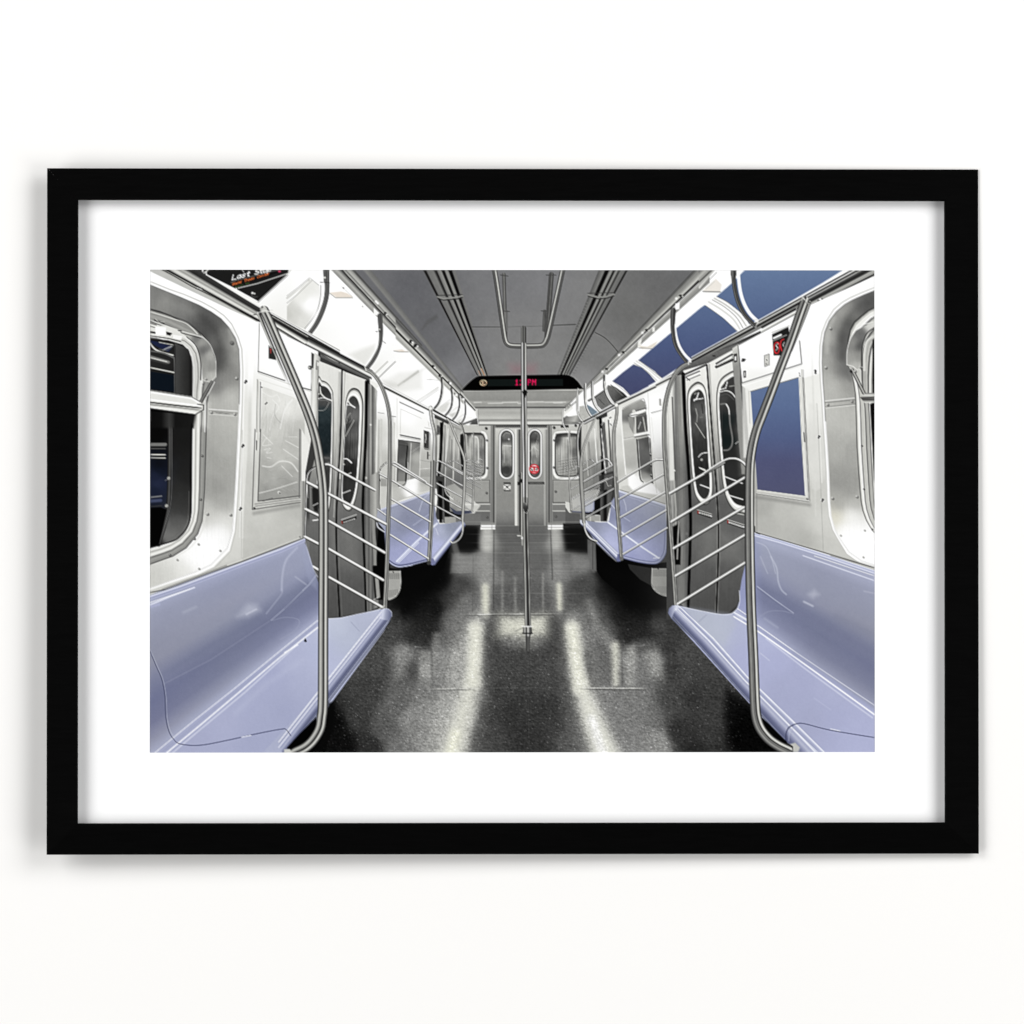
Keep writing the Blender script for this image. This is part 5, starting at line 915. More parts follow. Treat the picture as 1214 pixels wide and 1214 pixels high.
    C3.fill([(830,840),(1010,840),(1030,1105),(960,1105),(900,1082),(850,1040),(828,985)], 172); C3.line([(832,840),(828,985),(850,1042),(900,1084),(960,1107),(1020,1108)], 6, 230, curve=True)
    for j in range(6):
        for i in range(14): C3.dot(846+i*11, 858+j*11, 2.8, 90, .75)
    for j in range(5):
        for i in range(13): 
            if i*11 > j*14: C3.dot(850+i*11, 1020+j*14, 2.8, 90, .75)
    C3.dot(890,845,6,20)
    # ---- near doorway
    Z.fill([(790,460),(880,410),(890,560),(880,690),(876,730),(790,735)], 60)
    C4.fill([(155,640),(195,640),(230,1230),(165,1230)], 232, f=4); C4.line([(200,700),(240,1200)], 10, 120, f=3); C4.dot(178,615,9,245); C4.dot(232,1080,10,230,f=3); C4.dot(176,1192,9,245)
    #,(.12,225),(.28,195),(.42,150),(.5,112),(.7,90),(1,85)]
    # lower right doors
    C5.fill([(178,460),(235,430),(240,560),(235,780),(200,780),(180,600)], 8, f=4); C5.line([(222,430),(215,600),(210,740)], 17, [(-1,60),(0,190),(1,90)], f=1); C5.line([(235,640),(225,780)], 6, 170, f=2)
    C5.dot(290,520,14,130,f=4); C5.line([(210,1000),(225,1035)], 10, 225)
    K = Fr(738, 384, 3.449)
    LG = [(0,235),(.12,222),(.24,196),(.36,160),(.46,120),(.55,95),(.7,102),(.85,92),(1,80)]
    gd = K.lin((0,190),(0,1180), LG)
    K.fill([(160,330),(200,215),(248,205),(262,400),(285,800),(280,1180),(218,1130),(180,700)], K.lin((190,0),(280,0), [(0,215),(.15,225),(.3,120),(.45,150),(.6,172),(.8,110),(1,80)]), tex=lambda X, Y: 24*noise(X, Y, .8, 26, 36)); K.fill([(190,560),(290,560),(285,1180),(215,1150)], 88, f=200, a=.75)
    K.fill([(186,262),(200,262),(214,640),(192,640)], 228, f=5, a=.9); K.line([(203,300),(216,640)], 5, 90, f=2); K.dot(193,262,4,245); K.dot(196,690,4,245); K.dot(212,600,4,225,f=2)
    K.line([(210,640),(218,760),(215,900)], 7, 200, f=2, a=.7); K.fill([(205,830),(232,815),(238,900),(236,985),(215,985),(207,900)], 8, f=3); K.line([(230,812),(226,880),(223,960)], 8, [(-1,60),(0,190),(1,90)]); K.dot(262,858,6,120,f=3)
    K.fill([(248,190),(348,160),(362,400),(384,640),(393,800),(388,1000),(380,1182),(268,1165),(285,800)], gd, tex=brush_v(4)); K.fill([(340,165),(470,95),(492,520),(505,560),(500,1000),(470,1150),(430,1185),(380,1184),(395,800),(380,600)], gd, tex=brush_v(4))
    K.fill([(310,830),(385,830),(385,960),(320,950)], 140, f=50, a=.5); K.fill([(400,850),(490,880),(490,980),(400,960)], 140, f=50, a=.5)
    K.line([(248,205),(256,400),(270,600),(278,800),(276,900),(268,1165)], (16,13), [(-1,70),(-.6,15),(.2,4),(.8,30),(1,80)], curve=True)
    K.line([(345,168),(355,300),(368,470),(382,650),(391,800),(391,950),(383,1182)], (8,9), [(-1,190),(-.7,60),(-.3,8),(.4,12),(.7,60),(1,140)], curve=True); K.line([(355,165),(366,350),(384,560),(395,700)], 6, [(-1,90),(0,200),(1,150)], a=.8, curve=True)
    K.line([(399,800),(398,950),(390,1180)], 3, 140, f=2, a=.5)
    OA = [(300,238),(322,240),(338,262),(346,310),(354,430),(364,560),(370,640),(368,700),(352,735),(330,742),(308,722),(292,685),(281,600),(274,500),(268,400),(264,310),(272,265)]
    IA = [(303,272),(318,272),(330,288),(336,320),(343,430),(350,560),(355,640),(354,685),(345,708),(331,714),(315,700),(303,670),(293,590),(286,500),(280,400),(277,320),(284,288)]
    K.nest(OA, IA, [(0,80),(.08,45),(.18,160),(.34,235),(.66,250),(.86,205),(.97,95)])
    K.fill(IA, K.idw([(300,300,50),(310,345,90),(290,370,65),(325,370,105),(305,420,80),(330,470,55),(310,520,50),(320,600,38),(320,680,50)], 2.3), curve=True, tex=lambda X, Y: 14*noise(X, Y, 1.5, 5, 37))
    OB = [(430,202),(462,192),(480,230),(488,400),(505,560),(520,700),(520,775),(490,778),(455,765),(425,720),(408,650),(399,560),(390,450),(384,340),(386,270),(400,228)]
    IB = [(432,228),(460,216),(474,250),(480,400),(495,560),(508,700),(508,742),(485,742),(458,730),(436,695),(422,640),(413,560),(404,450),(397,350),(398,290),(408,252)]
    K.nest(OB, IB, [(0,80),(.08,40),(.18,155),(.32,225),(.62,248),(.86,215),(.97,95)])
    K.fill(IB, K.idw([(440,250,60),(460,270,50),(410,310,70),(440,330,48),(420,400,(26,33,33)),(430,480,(22,29,29)),(465,430,44),(475,520,42),(440,540,40),(450,620,45),(460,690,38)], 2.3), curve=True)
    C4.line([(440,500),(425,545),(400,568)], 13, 240, f=2); C4.line([(400,560),(480,548)], 11, 235, f=2); C4.line([(405,510),(420,500)], 8, 190); C4.line([(412,770),(450,830),(498,905)], 6, 190, f=2); C4.line([(415,640),(430,700),(425,760)], 9, 190, f=4, a=.7); C4.line([(440,1075),(470,1045),(520,1035)], 11, 235, curve=True, f=2); C4.line([(445,1170),(500,1190)], 8, 215, f=2); C4.dot(468,1100,12,170,f=5)
    C4.line([(470,600),(480,680)], 12, 60, f=3); C4.line([(455,720),(475,715)], 5, 150)
    C4.line([(700,400),(685,455),(640,468)], 11, 240, f=2); C4.line([(640,445),(670,410)], 7, 225, f=2); C4.line([(720,440),(765,432)], 9, 170, f=2); C4.line([(632,492),(690,480),(740,500),(775,545)], 15, [(-1,60),(0,235),(.6,225),(1,120)], curve=True); C4.line([(640,520),(700,510),(760,560)], 7, 90, f=3, curve=True)
    C4.line([(640,600),(690,600),(715,660),(725,780),(745,900),(740,970),(710,1010),(665,1015)], 15, 120, f=4, curve=True); C4.line([(690,600),(712,640),(718,690)], 10, 225, f=3, curve=True); C4.line([(775,955),(800,935)], 7, 235)
    C4.line([(650,620),(655,980)], 6, 60, f=3)
    K.line([(318,590),(350,606)], 5, 215, f=1); K.line([(318,658),(355,672)], 5, 225, f=1); K.line([(420,625),(490,652)], 5, 225, f=1); K.line([(425,698),(492,718)], 5, 225, f=1); K.line([(452,772),(495,780)], 5, 190, f=1)
    C4.fill([(745,98),(800,60),(812,100),(818,420),(868,1000),(880,1230),(830,1230),(790,800),(765,420)], C4.lin((745,0),(880,200), [(0,235),(.35,215),(.6,190),(1,150)]), tex=brush_v(4)); C4.fill([(820,640),(868,1000),(885,1230),(826,1230),(796,820)], 150, f=50, a=.7); C4.line([(745,150),(765,420),(795,850),(830,1230)], 5, 120); C4.line([(815,110),(820,420),(872,1050)], 4, 110, a=.9)
    C4.fill([(758,150),(788,142),(788,215),(762,225)], 30); C4.fill([(765,170),(782,165),(782,205),(766,210)], 240)
    C4.line([(600,235),(745,150)], 12, 20); C4.line([(600,265),(745,200)], 22, 30); 
    for k in range(9): C4.line([(612+k*15,255-k*7.6),(618+k*15,243-k*7.6)], 6, 215)
    C4.line([(300,340),(510,245)], 14, 30, f=2); C4.line([(340,372),(455,322)], 18, 240); C4.line([(335,385),(455,335)], 5, 40); C4.line([(330,360),(360,385)], 9, 30); C4.line([(330,352),(450,302)], 7, 40)
    for (x, y, w, s) in ((362,352,108,.30),(588,425,128,.32)):
        C5.fill([(x,y),(x+w,y+w*s),(x+w,y+w*s+30),(x,y+28)], 22); C5.line([(x,y-4),(x+w,y+w*s-4)], 5, 215); C5.line([(x+14,y+17),(x+w-4,y+w*s+12)], 14, 235); C5.fill([(x,y),(x+10,y+3),(x+10,y+28),(x,y+26)], (150,50,45))
        for k in range(11): C5.line([(x+20+k*(w-26)/11,y+14+k*2.7),(x+22+k*(w-26)/11,y+24+k*2.7)], 3, 40)
    # ---- near wall
    C7.fill([(265,520),(700,285),(740,250),(1250,20),(1250,1200),(620,1070),(290,800)], Z.idw([(900,420,254),(940,400,254),(960,420,250),(970,480,232),(965,560,205),(968,620,200),(1000,350,253),(900,455,240),(885,520,235)], 2))
    Z.fill([(889,466),(982,440),(983,572),(986,612),(1010,660),(1038,670),(1038,676),(895.5,633)], Z.idw([(890,480,232),(965,470,235),(968,540,218),(962,600,203),(930,610,195),(900,600,178),(905,625,185),(975,620,210),(1000,660,205),(1030,672,200),(950,640,185)], 2))
    C7.line([(262,520),(290,782),(705,648),(690,490)], 5, 95); C7.line([(296,792),(705,658)], 4, 215); C7.line([(270,518),(700,280)], 5, 140, f=2, a=.6)
    C7.fill([(500,445),(612,392),(622,470),(565,590),(510,590)], 30); C7.line([(500,432),(618,385)], 6, 190); C7.line([(512,470),(560,448)], 16, 240); C7.line([(505,490),(600,448)], 5, 215)
    C7.line([(528,500),(515,515),(513,545),(522,572),(540,572),(550,540),(545,505),(528,500)], 8, (235,50,55), curve=True); C7.line([(580,478),(562,490),(558,525),(568,560)], 8, (235,50,55), curve=True)
    C7.line([(540,508),(525,520),(540,540),(525,555)], 6, 235); C7.line([(585,500),(575,515),(580,530)], 6, 225)
    C7.fill([(445,592),(480,580),(480,655),(448,668)], 205); C7.line([(445,592),(480,580),(480,655),(448,668),(445,592)], 4, 120); C7.dot(462,622,11,225); C7.dot(462,622,5,60); C7.dot(460,650,4,90)
    C7.dot(300,622,11,30); C7.line([(290,630),(312,618)], 8, 40); C7.fill([(300,700),(318,695),(318,742),(302,745)], 40); C7.fill([(305,708),(314,705),(314,735),(306,737)], 225)
    C7.dot(798,703,14,248); C7.dot(800,697,8,40); C7.dot(800,712,7,70)
    C7.line([(775,560),(790,1060),(800,1700)], 12, 215, f=5, a=.5, taper=[(0,0),(.2,1),(1,1)]); C7.line([(715,690),(730,1060)], 5, 120, a=.5); C7.line([(705,690),(720,1060)], 8, 200); C7.line([(300,800),(720,670)], 8, 248); C7.fill([(290,795),(345,830),(360,1300),(300,1300)], 232, f=8, a=.8); C7.line([(338,838),(345,1060)], 4, 190)
    C8.line([(600,-10),(625,560),(645,1060)], 4, 165, a=.8); C8.line([(612,-10),(635,560)], 6, 235, a=.8); C8.fill([(540,-10),(600,-10),(625,600),(590,620),(560,600)], 222, f=10, a=.5)
    for x, y in ((614,230),(640,686)): C8.dot(x,y,13,245); C8.dot(x+2,y-4,8,30); C8.dot(x-3,y+7,6,60)
    PB = Z.lin((0,447),(0,590), [(0,(98,120,168)),(.25,(90,110,160)),(.5,(82,95,145)),(.7,(82,84,128)),(1,(84,84,122))])
    C8.band(((470,-200),(510,655)),((505,-200),(550,695)), [(0,150),(.1,235),(.45,215),(.6,235),(.75,120),(.85,225),(1,80)]); C8.band(((165,608),(515,652)),((160,640),(548,700)), [(0,110),(.1,225),(.5,200),(.7,190),(.85,235),(1,70)])
    C8.line([(165,665),(545,720)], 24, 145, f=14, a=.6); C8.line([(505,200),(510,265)], 6, 60); C8.line([(520,180),(524,275)], 4, 150); C8.dot(530,678,7,60); C8.dot(533,676,3,220)
    Z.fill([(890,464),(946.8,447.4),(950,520),(954.4,587.8),(898,580.3)], PB); Z.line([(890,464),(946.8,447.4)], .9, 120); C7.line([(688,712),(692,735)], 6, 110); C7.dot(690,722,5,220)
    C8.line([(165,640),(165,920)], 4, 120, a=.8)
    # ---- near window recess
    OUT = [(1040,343),(1025,349),(1011.6,355),(1002,360.5),(992,369),(983.5,380),(978,394),(975.6,410),(975,430),(976,452),(977.7,474),(979,500),(981,529),(982.8,560),(984,595),(985.6,612),(990,628),(996,639),(1007,654.6),(1021.6,665),(1040,671)]
    IN = [(1040,362),(1030,367),(1021,374),(1013,381),(1008,390),(1005.5,402),(1004.5,415),(1005,432),(1009,440),(1012,452),(1014,466),(1015,490),(1016,530),(1018,560),(1019.5,580),(1021,596),(1023,606),(1027,617),(1031,624),(1035,630),(1040,635)]
    cl = lambda P: P+[(1060,P[-1][1]),(1060,P[0][1])]
    big = [(x-3.2, y-(2.5 if y < 370 else 0)+(2.5 if y > 640 else 0)) for x, y in OUT]
    Z.fill(cl(big), 250, f=1.5); Z.line(big, 1.1, 190, a=.8)
    Z.fill(cl(OUT), Z.idw([(1035,350,100),(1020,358,110),(1008,366,160),(1030,365,80),(1000,372,175),(995,385,165),(985,400,190),(1000,400,85),(1008,385,75),(997,420,105),(983,425,178),(980,450,185),(990,460,192),(1005,455,165),(1004,440,105),(985,490,195),(1005,500,190),(990,530,180),(1010,540,170),(995,570,158),(1010,580,160),(995,600,170),(1015,595,185),(992,612,(225,222,205)),(1008,612,245),(1005,630,254),(1020,640,255),(1030,655,252),(1010,650,254)], 2.5, sm=12.), tex=lambda X, Y: 5*noise(X, Y, .8, .8, 12)+4*noise(X, Y, .7, 30, 13))
    C7.line([(1200,200),(1080,270),(1010,370),(985,480),(995,600)], 50, 72, f=34, a=.4, curve=True); C7.line([(1020,600),(1010,680),(1040,760)], 24, 120, f=16, a=.5, curve=True); C7.line([(930,330),(890,420),(880,560)], 30, 205, f=20, a=.45, curve=True)
    Z.line(OUT, 1., 90, a=.5); Z.line(OUT[11:], 1.3, 252, a=.8)
    for x, y in ((905,403),(872,674),(885,930),(1053,907)): C7.rivet(x,y,9)
    C7.line([(868,905),(1070,885)], 5, 240); C7.line([(868,918),(1070,898)], 5, 110, a=.7); C7.line([(870,948),(1075,925)], 5, 110, a=.6); C7.line([(870,955),(1075,935)], 4, 235)
    for x, y in ((712,672),(888,660)): C8.rivet(x,y,9)
    for x, y in ((772,942),(945,905),(935,1098)): C8.dot(x,y,8,185,f=3); C8.dot(x+3,y+2,3,130)
    # window mouldings
    GLs = [(1046,400),(1042,405),(1039,412),(1037,420),(1036,430),(1035.5,440),(1035,452),(1035,465),(1034,478),(1034,490),(1034.5,500),(1035,510),(1036,530),(1037,550),(1038,570),(1039,590),(1040,600),(1042,610),(1044,618),(1046,624),(1050,630)]
    Z.nest(cl(IN), cl(GLs), [(0,60),(.04,190),(.1,235),(.2,245),(.26,120),(.32,200),(.5,215),(.56,90),(.62,180),(.75,200),(.8,100),(.86,225),(.95,150),(1,14)], curve=False)
    C7.fill([(1020,655),(1022,560),(1040,480),(1080,420),(1140,385),(1230,355),(1230,380),(1160,430),(1130,500),(1122,560),(1125,680),(1070,700)], C7.idw([(1050,600,165),(1060,500,150),(1110,440,110),(1100,600,150),(1180,380,215),(1080,660,190),(1110,520,90)], 2.2), f=2, tex=brush_v(6, .8, 6))
    C7.line([(1018,655),(1020,560),(1040,480),(1085,410),(1140,375),(1230,352)], 6, 235, curve=True); C7.line([(1120,690),(1122,560),(1135,490),(1165,430),(1230,385)], 6, 40, curve=True); C7.line([(1140,690),(1140,580),(1160,490),(1230,440)], 18, 215, curve=True, f=2)
    C7.line([(1020,655),(1060,665),(1090,690),(1125,670)], 6, 225); C7.line([(1055,690),(1135,850)], 24, [(-1,30),(-.5,110),(.2,200),(.6,90),(1,25)]); C7.rivet(1075,700,9); C7.rivet(1110,672,7); C7.dot(1048,702,9,30)
    C7.fill([(1110,880),(1150,850),(1230,850),(1230,920),(1140,920)], C7.lin((0,850),(0,925), [(0,120),(.2,225),(.4,150),(.6,60),(.8,190),(1,235)])); C7.line([(1115,885),(1230,878)], 6, 60)
    Z.fill([(1034.8,403),(1040,398),(1040,456),(1034.8,455)], 18, f=.8); Z.fill([(1032,479),(1040,478),(1040,600),(1036.6,566)], 10, f=.6)
    for x, y in ((925,295),(940,608),(1000,898)): C8.dot(x,y,7,60,f=2)

def paint_right_rails():
    Z = Fr(0, 0, 1); C1 = Fr(670, 320, 7.5875); C2 = Fr(670, 460, 8.671); C3 = Fr(670, 570, 8.093); C4 = Fr(770, 400, 7.586)
    C5 = Fr(770, 550, 6.389); C6 = Fr(740, 702, 6.07); C7 = Fr(830, 320, 5.837); C8 = Fr(870, 480, 6.07); D = Fr(870, 660, 5.232)
    SL = [(-u, g) for u, g in SLAT][::-1]
    SLr = SLAT
    TS = [(-1,60),(-.5,90),(0,235),(.5,240),(1,90)]
    # far hand rail
    C1.band(((400,1225),(985,930)),((440,1250),(960,985)), [(0,255),(.3,215),(.45,60),(.6,40),(.75,215),(1,190)])
    C2.band(((520,145),(930,-40)),((545,190),(935,5)), [(0,255),(.15,190),(.3,240),(.5,60),(.65,45),(.8,215),(1,235)])
    C2.band(((170,345),(515,160)),((195,375),(515,205)), [(0,225),(.15,30),(.35,15),(.5,225),(.75,235),(.85,40),(1,60)])
    C2.line([(175,352),(150,400),(130,480),(125,600),(140,900)], 22, [(-1,30),(-.5,60),(0,190),(.5,235),(1,90)], curve=True)
    # distant racks
    C2.line([(45,440),(38,600),(35,850),(45,1000),(55,1250)], (12,14), THIN, curve=True)
    for k in range(4): C2.line([(48+k*3,850+k*97),(140,800+k*97)], 9, TS)
    for k in range(5): C2.line([(-20,780+k*20),(110,735+k*24)], 5, TS, a=.7)
    C3.line([(60,280),(135,235)], 9, TS); C3.line([(70,175),(135,130)], 8, TS)
    C3.line([(38,-10),(55,270)], 15, THIN); C3.dot(55,290,12,120)
    C2.line([(190,790),(215,755),(255,735),(290,755),(310,800)], 8, TS, curve=True)
    C2.line([(185,855),(370,748),(410,732),(440,738),(478,790)], 17, SLr, curve=True); C2.line([(188,965),(485,795)], 18, SLr)
    C2.line([(192,1060),(490,915)], 13, SLr); C2.line([(190,1150),(330,1075),(340,1030)], 8, TS, curve=True)
    C3.line([(180,130),(330,45)], 8, TS, a=.8); C3.line([(180,95),(400,-20)], 14, SLr); C3.line([(185,240),(468,75)], 16, SLr); C3.line([(185,190),(300,130),(325,75)], 9, TS, curve=True, a=.8); C3.line([(195,355),(440,215)], 15, SLr)
    C2.line([(315,290),(280,370),(225,500),(180,640),(160,780),(165,900)], (18,22), THIN, curve=True)
    C3.line([(150,-120),(152,0),(165,200),(178,400)], (40,34), [(-1,40),(-.6,110),(-.2,190),(.1,150),(.5,185),(.8,120),(1,45)], curve=True); C3.line([(178,400),(190,470),(215,525),(250,560),(300,580)], 18, [(-1,60),(-.2,215),(.4,225),(1,80)], curve=True)
    # second rack and pole
    C2.line([(525,160),(530,230),(522,320),(500,440),(498,620),(512,850),(535,1250)], (30,46), [(-1,40),(-.8,90),(-.4,170),(-.1,190),(.2,130),(.5,185),(.8,130),(1,40)], curve=True); C2.dot(525,175,18,235,f=3)
    C3.line([(483,-20),(500,250),(520,500),(538,735)], (44,34), [(-1,40),(-.8,90),(-.5,170),(-.2,190),(0,110),(.2,70),(.5,170),(.8,120),(1,40)], curve=True); C3.dot(540,748,20,110,f=4)
    C2.line([(540,968),(700,868),(880,762),(940,738),(1000,738)], 21, SLr, curve=True); C2.line([(555,1142),(1010,888)], 20, SLr)
    for a, b in (((532,350),(955,110)),((545,530),(965,285)),((560,702),(975,455))): C3.line([a,b], 20, SLr)
    # pole of the near rack
    P2 = [(816,431),(809.5,434),(803,440),(797,450),(792.5,462),(789,478),(787.4,495),(787.6,530),(789.6,560),(793.5,612),(798,675),(801,719)]
    Z.line(P2, (5,5.2), [(-1,35),(-.8,80),(-.5,150),(-.25,190),(0,150),(.12,75),(.3,90),(.55,190),(.8,120),(1,35)], curve=True)
    C4.line([(350,240),(350,215),(370,205)], 8, 225)
    for a, b in (((158,222),(560,-8)),((168,438),(722,105)),((185,640),(718,330)),((200,848),(720,542)),((215,1062),(722,752))): C5.line([a,b], 25, SLr)
    C4.line([(495,1220),(600,1150),(690,1100),(750,1090),(800,1100),(845,1130),(875,1170)], 24, SLr, curve=True)
    # ---- near bench
    BK = [(792.7,724.5),(796.8,718.8),(806,718.5),(832,725),(855,728.7),(867,727.5),(873.4,721.8),(876.7,712),(877,702),(879,688),(882.7,672),(889,650),(895.5,633),(1040,678),(1040,900),(948,900),(932.7,883),(871.8,816),(822,761),(796,733)]
    back = Z.grid(((878,632),(1040,690)), ((873,724),(1040,846)), [0,.1,.3,.43,.55,.7,.84,.93,1], [884,905,970,1038], [
        [(150,155,195),(172,175,205),(168,170,200),(172,174,205)], [(142,147,195),(161,164,192),(153,155,183),(158,160,188)], [(142,147,196),(157,159,187),(152,154,180),(152,153,178)], [(145,150,198),(142,145,179),(148,149,176),(150,150,172)],
        [(148,152,200),(123,126,162),(123,126,160),(128,130,162)], [(150,154,202),(124,127,165),(119,122,157),(117,119,156)], [(154,158,205),(138,141,178),(128,130,164),(127,129,162)], [(158,161,208),(158,161,198),(146,148,179),(146,147,175)], [(172,175,215),(174,177,213),(170,172,204),(170,172,203)]])
    Z.fill(BK, back)
    pan = D.idw(sm=16., L=[(30,380,(180,183,220)),(0,450,(180,183,222)),(60,600,(176,178,222)),(250,650,(176,178,222)),(400,800,(172,174,215)),(600,1000,(174,176,218)),(300,850,(170,172,212)),(780,1080,(178,180,222)),(780,1180,(180,182,224)),(200,520,(184,187,228)),(600,850,(178,180,220)),(-100,480,(190,194,215)),(-200,400,(185,189,210)),(-60,380,(192,196,222)),(-280,330,(175,178,205)),(500,1000,(168,170,208))], p=2.)
    PAN = [(806,719.5),(832,725.5),(855,729),(867,728),(873.4,723.5),(900,746),(960,787),(1040,844),(1040,900),(975,900),(940,858),(886.6,805),(845,759),(815,730)]
    Z.fill(PAN, pan, f=1)
    D.line([(230,0),(265,70),(275,150),(295,205),(325,235)], 10, (205,208,228), f=4, a=.5, curve=True); D.line([(165,0),(190,60),(210,105)], 8, (190,192,215), f=4, a=.45, curve=True); C8.line([(165,990),(230,1020),(270,1100),(300,1214)], 7, (205,208,228), f=3, a=.45, curve=True)
    D.line([(145,185),(250,265),(370,350)], 5, (205,207,230), f=2.5, a=.7); D.line([(140,195),(360,358)], 4, (110,113,150), f=2, a=.6); D.line([(165,370),(220,340),(300,338),(370,355)], 5, (165,168,198), f=3, a=.45, curve=True); D.line([(190,385),(270,440)], 14, (165,168,200), f=8, a=.7)
    D.line([(435,280),(490,307)], 9, (220,221,238), f=8, a=.7); D.fill([(460,235),(500,205),(530,235),(490,260)], (198,198,218), f=22, a=.55); D.line([(640,370),(850,470)], 40, (130,132,160), f=30, a=.4); D.line([(330,300),(870,600)], 30, (116,118,155), f=24, a=.35); D.line([(810,215),(870,228)], 10, (180,180,205), f=6, a=.7)
    # lip
    C8.line([(150,935),(330,985),(640,1082),(1040,1215)], 34, [(-1,(160,163,195)),(-.6,(190,192,225)),(-.3,(235,236,250)),(0,(180,183,220)),(.4,(195,197,230)),(.8,(238,239,252)),(1,170)], f=1); C8.line([(165,920),(640,1060),(1040,1180)], 5, 60); C8.line([(170,914),(640,1052),(1040,1170)], 4, 190, a=.8); C8.line([(160,920),(185,928)], 8, 25)
    D.line([(430,-6),(870,148)], 7, (232,233,250), f=3, a=.8); D.line([(500,-4),(870,118)], 5, 245, f=1, a=.8); D.line([(600,-5),(870,70)], 5, 110, a=.6)
    # fold
    D.line([(0,345),(155,432),(400,605),(880,928)], 5, (250,250,255), f=2); D.line([(0,372),(155,468),(400,640),(885,990)], 9, (253,253,255), f=2.5); D.line([(0,358),(155,450),(400,622),(880,958)], 16, (165,168,208), f=4, a=.8); D.line([(200,510),(420,680),(700,885),(860,1000)], 8, (222,223,245), f=5, a=.7); D.line([(165,600),(220,645)], 7, (205,207,235), f=3, a=.7); D.line([(500,880),(600,950)], 6, (190,192,228), f=5, a=.6)
    D.line([(380,600),(700,800),(880,920)], 40, (150,152,185), f=34, a=.4)
    C6.line([(815,120),(880,165)], 6, (245,246,255), f=2); C6.line([(790,150),(880,205)], 6, (235,236,252), f=3)
    C6.fill([(420,110),(780,165),(800,240),(720,380),(640,330)], (188,192,212), f=30, a=.6); C6.line([(535,215),(590,165)], 6, (150,153,180), f=3, a=.6); C6.line([(800,160),(850,200)], 12, (215,217,238), f=6, a=.6)
    C6.line([(400,104),(560,138),(700,162),(770,156),(812,120),(830,70),(828,-10)], 5, (228,229,245), curve=True)
    # rolled edge
    BA, BB = ((405,105),(1280,1005)), ((318,160),(1210,1145))
    C6.fill([(318,158),(322,120),(345,98),(385,95),(420,110),(640,340),(890,620),(1290,1010),(1460,1180),(1280,1200),(1170,1090),(800,680),(500,345),(350,205)], C6.lin((600,300),(480,420), [(0,(170,172,208)),(.15,(165,168,205)),(1,(60,62,88))]))
    segs = [((400,104),(320,150)),((640,338),(500,345)),((890,618),(800,682)),((1225,945),(1175,1098)),((1450,1165),(1330,1280)),((1600,1300),(1500,1400))]
    for (a0, b0), (a1, b1) in zip(segs[:-1], segs[1:]):
        C6.band((a0,a1),(b0,b1), [(0,(245,246,255)),(.07,(175,178,215)),(.2,(160,163,200)),(.27,(245,246,255)),(.34,(170,172,208)),(.48,(188,190,216)),(.6,(150,152,190)),(.75,(108,111,150)),(.88,(92,95,135)),(.96,(135,138,168)),(1,(40,42,58))])
    C6.fill([(314,150),(322,118),(345,98),(380,95),(410,108),(360,140),(340,190)], C6.lin((320,0),(410,0), [(0,(120,123,160)),(.3,(165,168,200)),(.6,(225,226,242)),(1,(190,192,222))]), f=3)
    C6.line([(390,100),(640,332),(890,615),(1230,945),(1460,1172)], 5, (252,252,255), f=1.5); C6.line([(365,120),(600,345),(880,650),(1214,985),(1420,1180)], 4, (240,241,255), f=1.5)
    C6.line([(1214,962),(1185,975),(1168,1010),(1165,1060),(1175,1090)], 5, (60,62,95), curve=True); D.line([(320,1140),(325,1090),(350,1055),(390,1038),(440,1038),(600,1078),(880,1125)], 5, (70,72,110), f=1.5, curve=True); D.line([(340,1145),(345,1095),(365,1068)], 5, (190,192,218), f=2, curve=True, a=.7); D.line([(600,1070),(660,1083)], 5, (238,239,252), f=1)
    D.fill([(345,1165),(380,1155),(410,1185),(400,1214),(360,1214)], 195, f=6); C6.fill([(1165,1080),(1214,1110),(1214,1160),(1150,1110)], 40, f=3)
    D.fill([(178,1000),(330,1150),(320,1175),(250,1140),(190,1070)], 5)
    # near pole
    STN = [(-1,25),(-.9,55),(-.7,110),(-.45,160),(-.2,110),(0,120),(.1,60),(.2,35),(.32,150),(.5,225),(.68,190),(.82,90),(.92,50),(1,25)]
    STR = [(-1,35),(-.85,80),(-.6,150),(-.3,110),(-.1,50),(.05,60),(.2,190),(.45,225),(.65,150),(.8,90),(1,35)]
    P = [(954.5,356),(948,374),(938,403),(925,437),(913,469),(904,492),(897,510),(892,530),(889.2,552),(888.6,580),(888.6,620),(889,660),(890.4,720),(893,780),(894.8,830),(896.6,850),(901.5,864),(911,876),(922,884),(933,889.5)]
    Z.line([(960,358),(955,372),(948,390),(938,415)], (4,3), [(-1,60),(-.4,120),(.2,190),(1,60)], curve=True)
    Z.line(P, (10,12.6), STN, curve=True); Z.line(P[:8], (10,11), STR, curve=True, taper=[(0,1),(.7,1),(1,0)])
    C7.line([(700,205),(712,188),(728,205)], 7, 215); C7.dot(762,228,8,60); C7.line([(735,225),(765,232)], 8, 150)
def paint_print():
    paint_centre(); paint_floor(); paint_boxes(); paint_left(); paint_left_mid()
    paint_right(); paint_left_rails(); paint_right_rails(); paint_pole(); finish()

